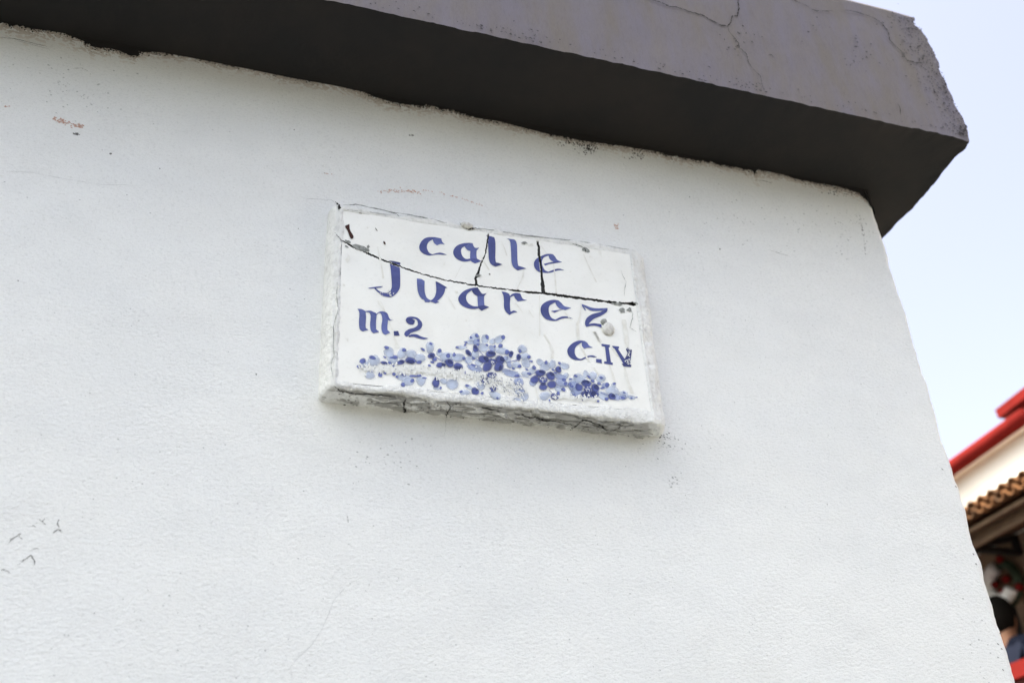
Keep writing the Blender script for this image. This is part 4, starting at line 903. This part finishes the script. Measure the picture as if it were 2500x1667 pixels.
for k in range(210):                                                   # grey dirt clinging to the rough underside
    x, t = rg.uniform(0, 1), rg.uniform(0.05, 0.98)
    a = FQ[3] + (FQ[2] - FQ[3]) * x; c = np.array([a[0], sign_y(a[2]) * t, a[2] - 0.0030 - 0.0016 * rg.random()]); r = rg.uniform(0.004, 0.013); n = 11
    V = [c] + [c + np.array([r * rg.uniform(0.6, 2.4) * math.cos(2 * math.pi * j / n), r * 0.6 * rg.uniform(.5, 1.3) * math.sin(2 * math.pi * j / n), 0]) for j in range(n)]
    dp.add(V, [(0, 1 + (j + 1) % n, 1 + j) for j in range(n)])
dp.build('dirt_patches', mat('grey_dirt', (0.48, 0.475, 0.46), 0.95, 0.05, (0.38, 0.375, 0.36), 60.0), sign, kind='stuff')
# two hard lumps of plaster
def lump(c, r, seed, m, squash=0.7):
    bm = bmesh.new(); bmesh.ops.create_icosphere(bm, subdivisions=3, radius=1.0)
    V = np.array([v.co[:] for v in bm.verts]); F = [[v.index for v in f.verts] for f in bm.faces]; bm.free()
    n = 1 + 0.16 * fbm(V[:, 0] * 2 + seed, V[:, 1] * 2, V[:, 2] * 2, 3) - 0.25 * np.exp(-((V[:, 2] * 0.8 + V[:, 0] * 0.5 - 0.1) / 0.12) ** 2) * (V[:, 0] < 0.5)
    V = V * n[:, None] * np.array([r[0], r[1], r[2]])
    return obj('plaster_lump', V + np.array(c), F, m, sign, smooth=True)
M['lump'] = mat('dirty_plaster', (0.78, 0.775, 0.75), 0.9, 0.1, (0.50, 0.48, 0.45), 90.0, ((160, 0.6, 0.002, 3),))
lump(sgp('3', (1640, 1385), 0.003), (0.0155, 0.006, 0.016), 3.0, M['lump'])
lump(sgp('3', (1588, 1305), 0.002), (0.0075, 0.005, 0.0085), 6.0, M['smear'])
lump(sgp('1', (975, 222), 0.003), (0.014, 0.008, 0.008), 9.0, M['lump'])

# ------------------------------------------------------------------ the house across the alley
XF, XE, XR = 6.2, 5.4, 5.5                                           # facade, eave of the awning, railing
M['lime'] = mat('white_limewash', (0.78, 0.765, 0.73), 0.9, 0.2, (0.70, 0.68, 0.64), 3.0, ((40, 0.3, 0.004, 3),))
M['ochre'] = mat('ochre_limewash', (0.28, 0.20, 0.14), 0.9, 0.2, (0.23, 0.165, 0.115), 3.0)
M['redpaint'] = mat('red_paint', (0.150, 0.012, 0.011), 0.85, 0.04, (0.12, 0.010, 0.009), 8.0)
M['terracotta'] = mat('terracotta', (0.20, 0.09, 0.042), 0.9, 0.1, (0.07, 0.04, 0.026), 11.0, ((60, 0.4, 0.004, 3),))
M['iron'] = mat('black_iron', (0.02, 0.02, 0.02), 0.6, 0.3)
M['timber'] = mat('brown_timber', (0.13, 0.085, 0.055), 0.8, 0.2, (0.10, 0.06, 0.04), 10.0, stretch=(4, 1, 4))
M['darkroom'] = mat('dark_interior', (0.02, 0.018, 0.017), 0.9, 0.1)
M['cement'] = mat('cement', (0.30, 0.28, 0.25), 0.95, 0.2)
house = thing('gallery_house', (XF + 1.5, 4.0, 0.0), 'white house across the alley with red copings and a tiled awning', 'house')
cl, cr_ = on_x(2321, 1121, XF - 0.13), on_x(2480, 1006, XF - 0.13)
copd = (cr_ - cl) / (cr_[1] - cl[1])
def cop(y): return cl + copd * (y - cl[1])
Y_END = on_x(2493, 1000, XF - 0.13)[1]
ua, ub = on_x(2431, 1001, XF - 0.12), on_x(2510, 939, XF - 0.12)
Y_UP = on_x(2478, 1000, XF)[1]
Z_WT = on_x(2400, 1085, XF)[2]                                     # top of the far wall, behind its coping
Z_AW = on_x(2432, 1243, XE)[2]                                     # eave level
Z_IN = Z_AW + 0.19                                                   # awning meets the wall
Z_FLOOR = 2.12
door_a, door_b = on_x(2418, 1400, XF), on_x(2478, 1392, XF)
DY0, DY1, DZ = door_b[1], door_a[1] + 0.35, door_b[2] - 0.02
w = MB()                                                            # upper wall
yn, yf = -4.0, 12.0
w.box((XF, yn, Z_IN - 0.05), (XF + 3, yf, Z_WT)); w.box((XF + 0.004, yn, Z_WT - 0.01), (XF + 3, Y_UP, float(ub[2]) - 0.05))
w.build('upper_wall', M['lime'], house)
w = MB(); ca, cb = cop(Y_END + 0.02), cop(yf)                          # the eave slab that carries the far coping
w.add([(XF - 0.10, Y_END + 0.02, ca[2] - 0.10), (XF + 0.3, Y_END + 0.02, ca[2] - 0.10), (XF + 0.3, yf, cb[2] - 0.10), (XF - 0.10, yf, cb[2] - 0.10),
       (XF - 0.10, Y_END + 0.02, ca[2] - 0.05), (XF + 0.3, Y_END + 0.02, ca[2] - 0.05), (XF + 0.3, yf, cb[2] - 0.05), (XF - 0.10, yf, cb[2] - 0.05)],
      [(0, 3, 2, 1), (4, 5, 6, 7), (0, 1, 5, 4), (1, 2, 6, 5), (2, 3, 7, 6), (3, 0, 4, 7)])
w.build('eave_slab', M['lime'], house)
w = MB()
w.box((XF, yn, Z_FLOOR), (XF + 0.25, DY0, Z_IN - 0.05)); w.box((XF, DY1, Z_FLOOR), (XF + 0.25, yf, Z_IN - 0.05)); w.box((XF, DY0, DZ), (XF + 0.25, DY1, Z_IN - 0.05))
w.build('gallery_wall', M['ochre'], house)
w = MB(); w.box((XF + 0.26, yn, Z_FLOOR), (XF + 3, yf, Z_IN - 0.06)); w.build('dark_interior', M['darkroom'], house)
w = MB(); w.box((XR + 0.04, yn, -0.1), (XF + 3, yf, Z_FLOOR - 0.002)); w.build('gallery_base', M['lime'], house)
w = MB(); w.bar((XF - 0.02, DY0, Z_FLOOR), (XF - 0.02, DY0, DZ), 0.08, 0.08); w.bar((XF - 0.02, DY1, Z_FLOOR), (XF - 0.02, DY1, DZ), 0.08, 0.08); w.bar((XF - 0.02, DY0, DZ + 0.02), (XF - 0.02, DY1, DZ + 0.02), 0.08, 0.07); w.build('door_frame', M['timber'], house)
cp = MB(); cp.tube([tuple(cop(y) + np.array([0.02, 0, -0.056])) for y in (yf, 8, 6, 4, Y_END)], 0.060, 14); cp.build('coping', M['redpaint'], house, smooth=True)
ud = (ub - ua) / np.linalg.norm(ub - ua)
cp = MB(); cp.bar(tuple(ua + np.array([0.05, 0, -0.035])), tuple(ua + ud * 4 + np.array([0.05, 0, -0.035])), 0.11, 0.075); cp.build('coping', M['redpaint'], house)
# awning
aw = obj('awning', [(XE + 0.03, yn, Z_AW - 0.035), (XF, yn, Z_IN - 0.035), (XF, yf, Z_IN - 0.035), (XE + 0.03, yf, Z_AW - 0.035), (XE + 0.03, yn, Z_AW - 0.008), (XF, yn, Z_IN - 0.008), (XF, yf, Z_IN - 0.008), (XE + 0.03, yf, Z_AW - 0.008)],
         [(0, 3, 2, 1), (4, 5, 6, 7), (0, 1, 5, 4), (1, 2, 6, 5), (2, 3, 7, 6), (3, 0, 4, 7)], M['timber'], house)
e = MB(); e.box((XE + 0.13, yn, Z_AW - 0.10), (XE + 0.16, yf, Z_AW - 0.012)); e.build('eave_board', M['timber'], aw)
def pipe(n=9, r=0.055, L=0.36, th=0.012, up=True):
    """one curved roof tile lying along +X, thickness included"""
    v, f = [], []
    for x, rr in ((0, r * 1.06), (L, r * 0.9)):
        for r2 in (rr, rr - th):
            for k in range(n):
                a = math.pi * k / (n - 1); v.append((x, r2 * math.cos(a), r2 * math.sin(a) * (1 if up else -1)))
    o0, i0, o1, i1 = 0, n, 2 * n, 3 * n
    for k in range(n - 1):
        f += [(o0 + k, o0 + k + 1, o1 + k + 1, o1 + k), (i0 + k + 1, i0 + k, i1 + k, i1 + k + 1), (o0 + k + 1, o0 + k, i0 + k, i0 + k + 1), (o1 + k, o1 + k + 1, i1 + k + 1, i1 + k)]
    f += [(o0, o1, i1, i0), (o0 + n - 1, i0 + n - 1, i1 + n - 1, o1 + n - 1)]
    me = bpy.data.meshes.new('roof_tile'); me.from_pydata(v, [], f); me.materials.append(M['terracotta'])
    me.polygons.foreach_set('use_smooth', [True] * len(me.polygons)); me.update(); return me
cover, pan = pipe(up=True), pipe(up=False)
slope = math.atan2(Z_IN - Z_AW, XF - XE)
pitch_t = abs(on_x(2391, 1265, XE)[1] - on_x(2416, 1253, XE)[1]); pitch_t = max(0.10, min(0.16, pitch_t))
ty = on_x(2497, 1212, XE)[1] - 16 * pitch_t
for i in range(48):
    for j in range(3):
        for kind in (0, 1):
            y = ty + (i + 0.5 * kind) * pitch_t
            c = np.array([XE - 0.05 + j * 0.29 * math.cos(slope), y + random.uniform(-.006, .006), Z_AW + 0.062 + j * 0.29 * math.sin(slope) - kind * 0.004 + (0 if kind == 0 else 0.012) + j * 0.006])
            o = link_mesh('roof_tile', cover if kind == 0 else pan, aw, c)
            o.rotation_euler = (0, -slope + random.uniform(-.02, .02), random.uniform(-.02, .02))
            o.scale = (1, pitch_t / 0.125, 1)
# iron brackets under the awning
def bracket(dy):
    b = MB()
    base = on_x(2460, 1350, XF - 0.07); yb = on_x(2470, 1318, XF - 0.05)[1]
    z0 = on_x(2478, 1350, XF - 0.04)[2]; zt = Z_IN - 0.07
    T = lambda x: zt - (XF - x) * math.tan(slope) * 0.95
    xo = XE + 0.2
    b.bar((XF - 0.02, yb + dy, z0), (XF - 0.02, yb + dy, zt), 0.045, 0.045); b.bar((XF, yb + dy, z0), (xo, yb + dy, z0), 0.045, 0.045)
    b.bar((XF, yb + dy, T(XF)), (XE + 0.05, yb + dy, T(XE + 0.05)), 0.045, 0.045)
    b.bar((xo + 0.28, yb + dy, z0), (xo + 0.28, yb + dy, T(xo + 0.28)), 0.03, 0.03); b.bar((xo, yb + dy, z0), (xo, yb + dy, T(xo)), 0.03, 0.03)
    return b.build('bracket', M['iron'], house)
for dy in (0.0, -1.25, 1.6): bracket(dy)
# railing
rl = on_x(2485, 1618, XR); 
r = MB(); r.box((XR - 0.05, yn, rl[2] - 0.10), (XR + 0.06, yf, rl[2])); r.build('rail', M['redpaint'], house)
r = MB(); r.box((XR, yn, Z_FLOOR), (XR + 0.04, yf, rl[2] - 0.102)); r.build('parapet', mat('oxblood_paint', (0.13, 0.03, 0.028), 0.7, 0.3), house)

# wreath on the door head
wc = on_x(2452, 1425, XF - 0.07)
wreath = thing('wreath', (XF - 0.02, wc[1], wc[2] - 0.12), 'round wreath of white ribbon, red flowers and dark leaves hung beside the doorway', 'wreath')
def tor(c, a0, a1, R, r, n=18):
    return [(c[0], c[1] + R * math.cos(a), c[2] + R * math.sin(a)) for a in np.linspace(a0, a1, n)]
RW = 0.145
b = MB(); b.tube(tor(wc, 0, 2 * math.pi, RW, 0, 30), 0.035, 10, False); b.build('leaf_ring', mat('dark_leaf', (0.02, 0.035, 0.022), 0.7, 0.3, (0.035, 0.05, 0.03), 40), wreath, smooth=True)
b = MB(); b.tube([(p[0] - 0.04, p[1], p[2]) for p in tor(wc, math.pi * 0.5, -math.pi * 0.8, RW * 0.82, 0, 20)], 0.05, 10); b.build('ribbon', mat('white_ribbon', (0.75, 0.73, 0.73), 0.7, 0.2), wreath, smooth=True)
for a in (0.2, 1.9, 2.9, 3.6, 4.75, 5.75):
    bm = bmesh.new(); bmesh.ops.create_icosphere(bm, subdivisions=2, radius=0.032)
    V = np.array([v.co[:] for v in bm.verts]); Fv = [[v.index for v in f.verts] for f in bm.faces]; bm.free()
    V = V * (1 + 0.25 * vnoise(V[:, 0] * 90, V[:, 1] * 90, V[:, 2] * 90))[:, None]
    rr = RW * (0.45 if a in (0.2, 4.75, 2.9) else 1.25)
    obj('red_flower', V + np.array([wc[0] - 0.03, wc[1] + rr * math.cos(a), wc[2] + rr * math.sin(a)]), Fv, M['redpaint'], wreath, smooth=True)

# a person behind the railing
hd = on_x(2446, 1508, 5.92)
person = thing('person', (5.92, hd[1], Z_FLOOR), 'person with dark hair in a navy shirt standing behind the red railing', 'person')
person.rotation_euler = (0, 0, math.pi)                              # turned to the doorway
H0 = hd[2] - Z_FLOOR                                                 # height of the head centre
def skin_obj(name, pts, edges, radii, m):
    me = bpy.data.meshes.new(name); me.from_pydata([tuple(p) for p in pts], edges, []); me.materials.append(m)
    o = bpy.data.objects.new(name, me); COL.objects.link(o); o.parent = person
    sk = o.modifiers.new('skin', 'SKIN'); sk.use_smooth_shade = True
    o.modifiers.new('sub', 'SUBSURF').levels = 2; o.modifiers['sub'].render_levels = 2
    if not me.skin_vertices: me.skin_vertices.new()
    for v, r2 in zip(me.skin_vertices[0].data, radii): v.radius = r2 if hasattr(r2, '__len__') else (r2, r2)
    me.skin_vertices[0].data[0].use_root = True
    WLOC[o.name] = WLOC[person.name]; return o
k = H0 / 1.60
J = {'pelvis': (0, 0, .95), 'waist': (0, 0, 1.10), 'chest': (-.01, 0, 1.30), 'neck0': (0, 0, 1.43), 'neck': (-.01, 0, 1.50), 'head': (-.015, 0, 1.59), 'crown': (-.005, 0, 1.68)}
pts, rr, ed = [], [], []
def jv(p, r2, frm=None):
    pts.append(tuple(k * c for c in p)); rr.append(tuple(k * c for c in r2) if hasattr(r2, '__len__') else k * r2)
    if frm is not None: ed.append((frm, len(pts) - 1))
    return len(pts) - 1
pel = jv((0, 0, .95), (.14, .10)); wai = jv((0, 0, 1.10), (.125, .095), pel); che = jv((-.01, 0, 1.30), (.145, .105), wai); nk0 = jv((0, 0, 1.43), .062, che); nk = jv((-.01, 0, 1.49), .054, nk0)
hea = jv((-.02, 0, 1.57), (.072, .085), nk); cro = jv((-.01, 0, 1.66), (.068, .078), hea)
nose = jv((-.115, 0, 1.575), .012, hea)
for s in (-1, 1):
    sh = jv((0, s * .175, 1.37), .058, che); el = jv((.02, s * .25, 1.10), .043, sh); wr = jv((-.09, s * .24, .88), .029, el); ha = jv((-.13, s * .235, .81), (.022, .034), wr)
    for f in range(4): 
        a_ = jv((-.165 - .004 * f, s * .235 + (f - 1.5) * .014, .765), .0095, ha); jv((-.165 - .01, s * .235 + (f - 1.5) * .014, .735 + .004 * abs(f - 1)), .008, a_)
    jv((-.165, s * .20, .80), .0105, ha)
    hi = jv((0, s * .09, .86), .085, pel); kn = jv((-.02, s * .10, .48), .058, hi); an = jv((.02, s * .10, .08), .038, kn); jv((-.11, s * .11, .035), (.04, .028), an)
M['skin'] = mat('brown_skin', (0.24, 0.115, 0.07), 0.6, 0.3)
skin_obj('body', pts, ed, rr, M['skin'])
pts, rr, ed = [], [], []
pel = jv((0, 0, .90), (.155, .115)); wai = jv((0, 0, 1.10), (.14, .11), pel); che = jv((-.01, 0, 1.30), (.16, .12), wai); jv((0.005, 0, 1.46), .066, che)
for s in (-1, 1):
    sh = jv((0, s * .18, 1.375), .07, che); jv((.015, s * .225, 1.18), .06, sh)
skin_obj('shirt', pts, ed, rr, mat('navy_cloth', (0.012, 0.014, 0.026), 0.95, 0.04))
pts, rr, ed = [], [], []
pel = jv((0, 0, .93), (.15, .11))
for s in (-1, 1):
    hi = jv((0, s * .095, .84), .098, pel); kn = jv((-.02, s * .10, .48), .072, hi); jv((.02, s * .10, .09), .06, kn)
skin_obj('trousers', pts, ed, rr, mat('dark_denim', (0.02, 0.022, 0.03), 0.9, 0.1))
bm = bmesh.new(); bmesh.ops.create_icosphere(bm, subdivisions=3, radius=1.0)
V = np.array([v.co[:] for v in bm.verts]); Fv = [[v.index for v in f.verts] for f in bm.faces]; bm.free()
keepv = lambda f: any(V[i][2] > -0.15 + (0.55 if V[i][0] < -0.35 else -0.75) for i in f)
Fv = [f for f in Fv if keepv(f)]
V2 = V * np.array([.108, .096, .135]) * k * (1 + 0.04 * vnoise(V[:, 0] * 7, V[:, 1] * 7, V[:, 2] * 7))[:, None] + np.array([5.92 + .012 * k, hd[1], Z_FLOOR + 1.625 * k])
obj('hair', V2, Fv, mat('black_hair', (0.008, 0.007, 0.006), 0.9, 0.08), person, smooth=True)
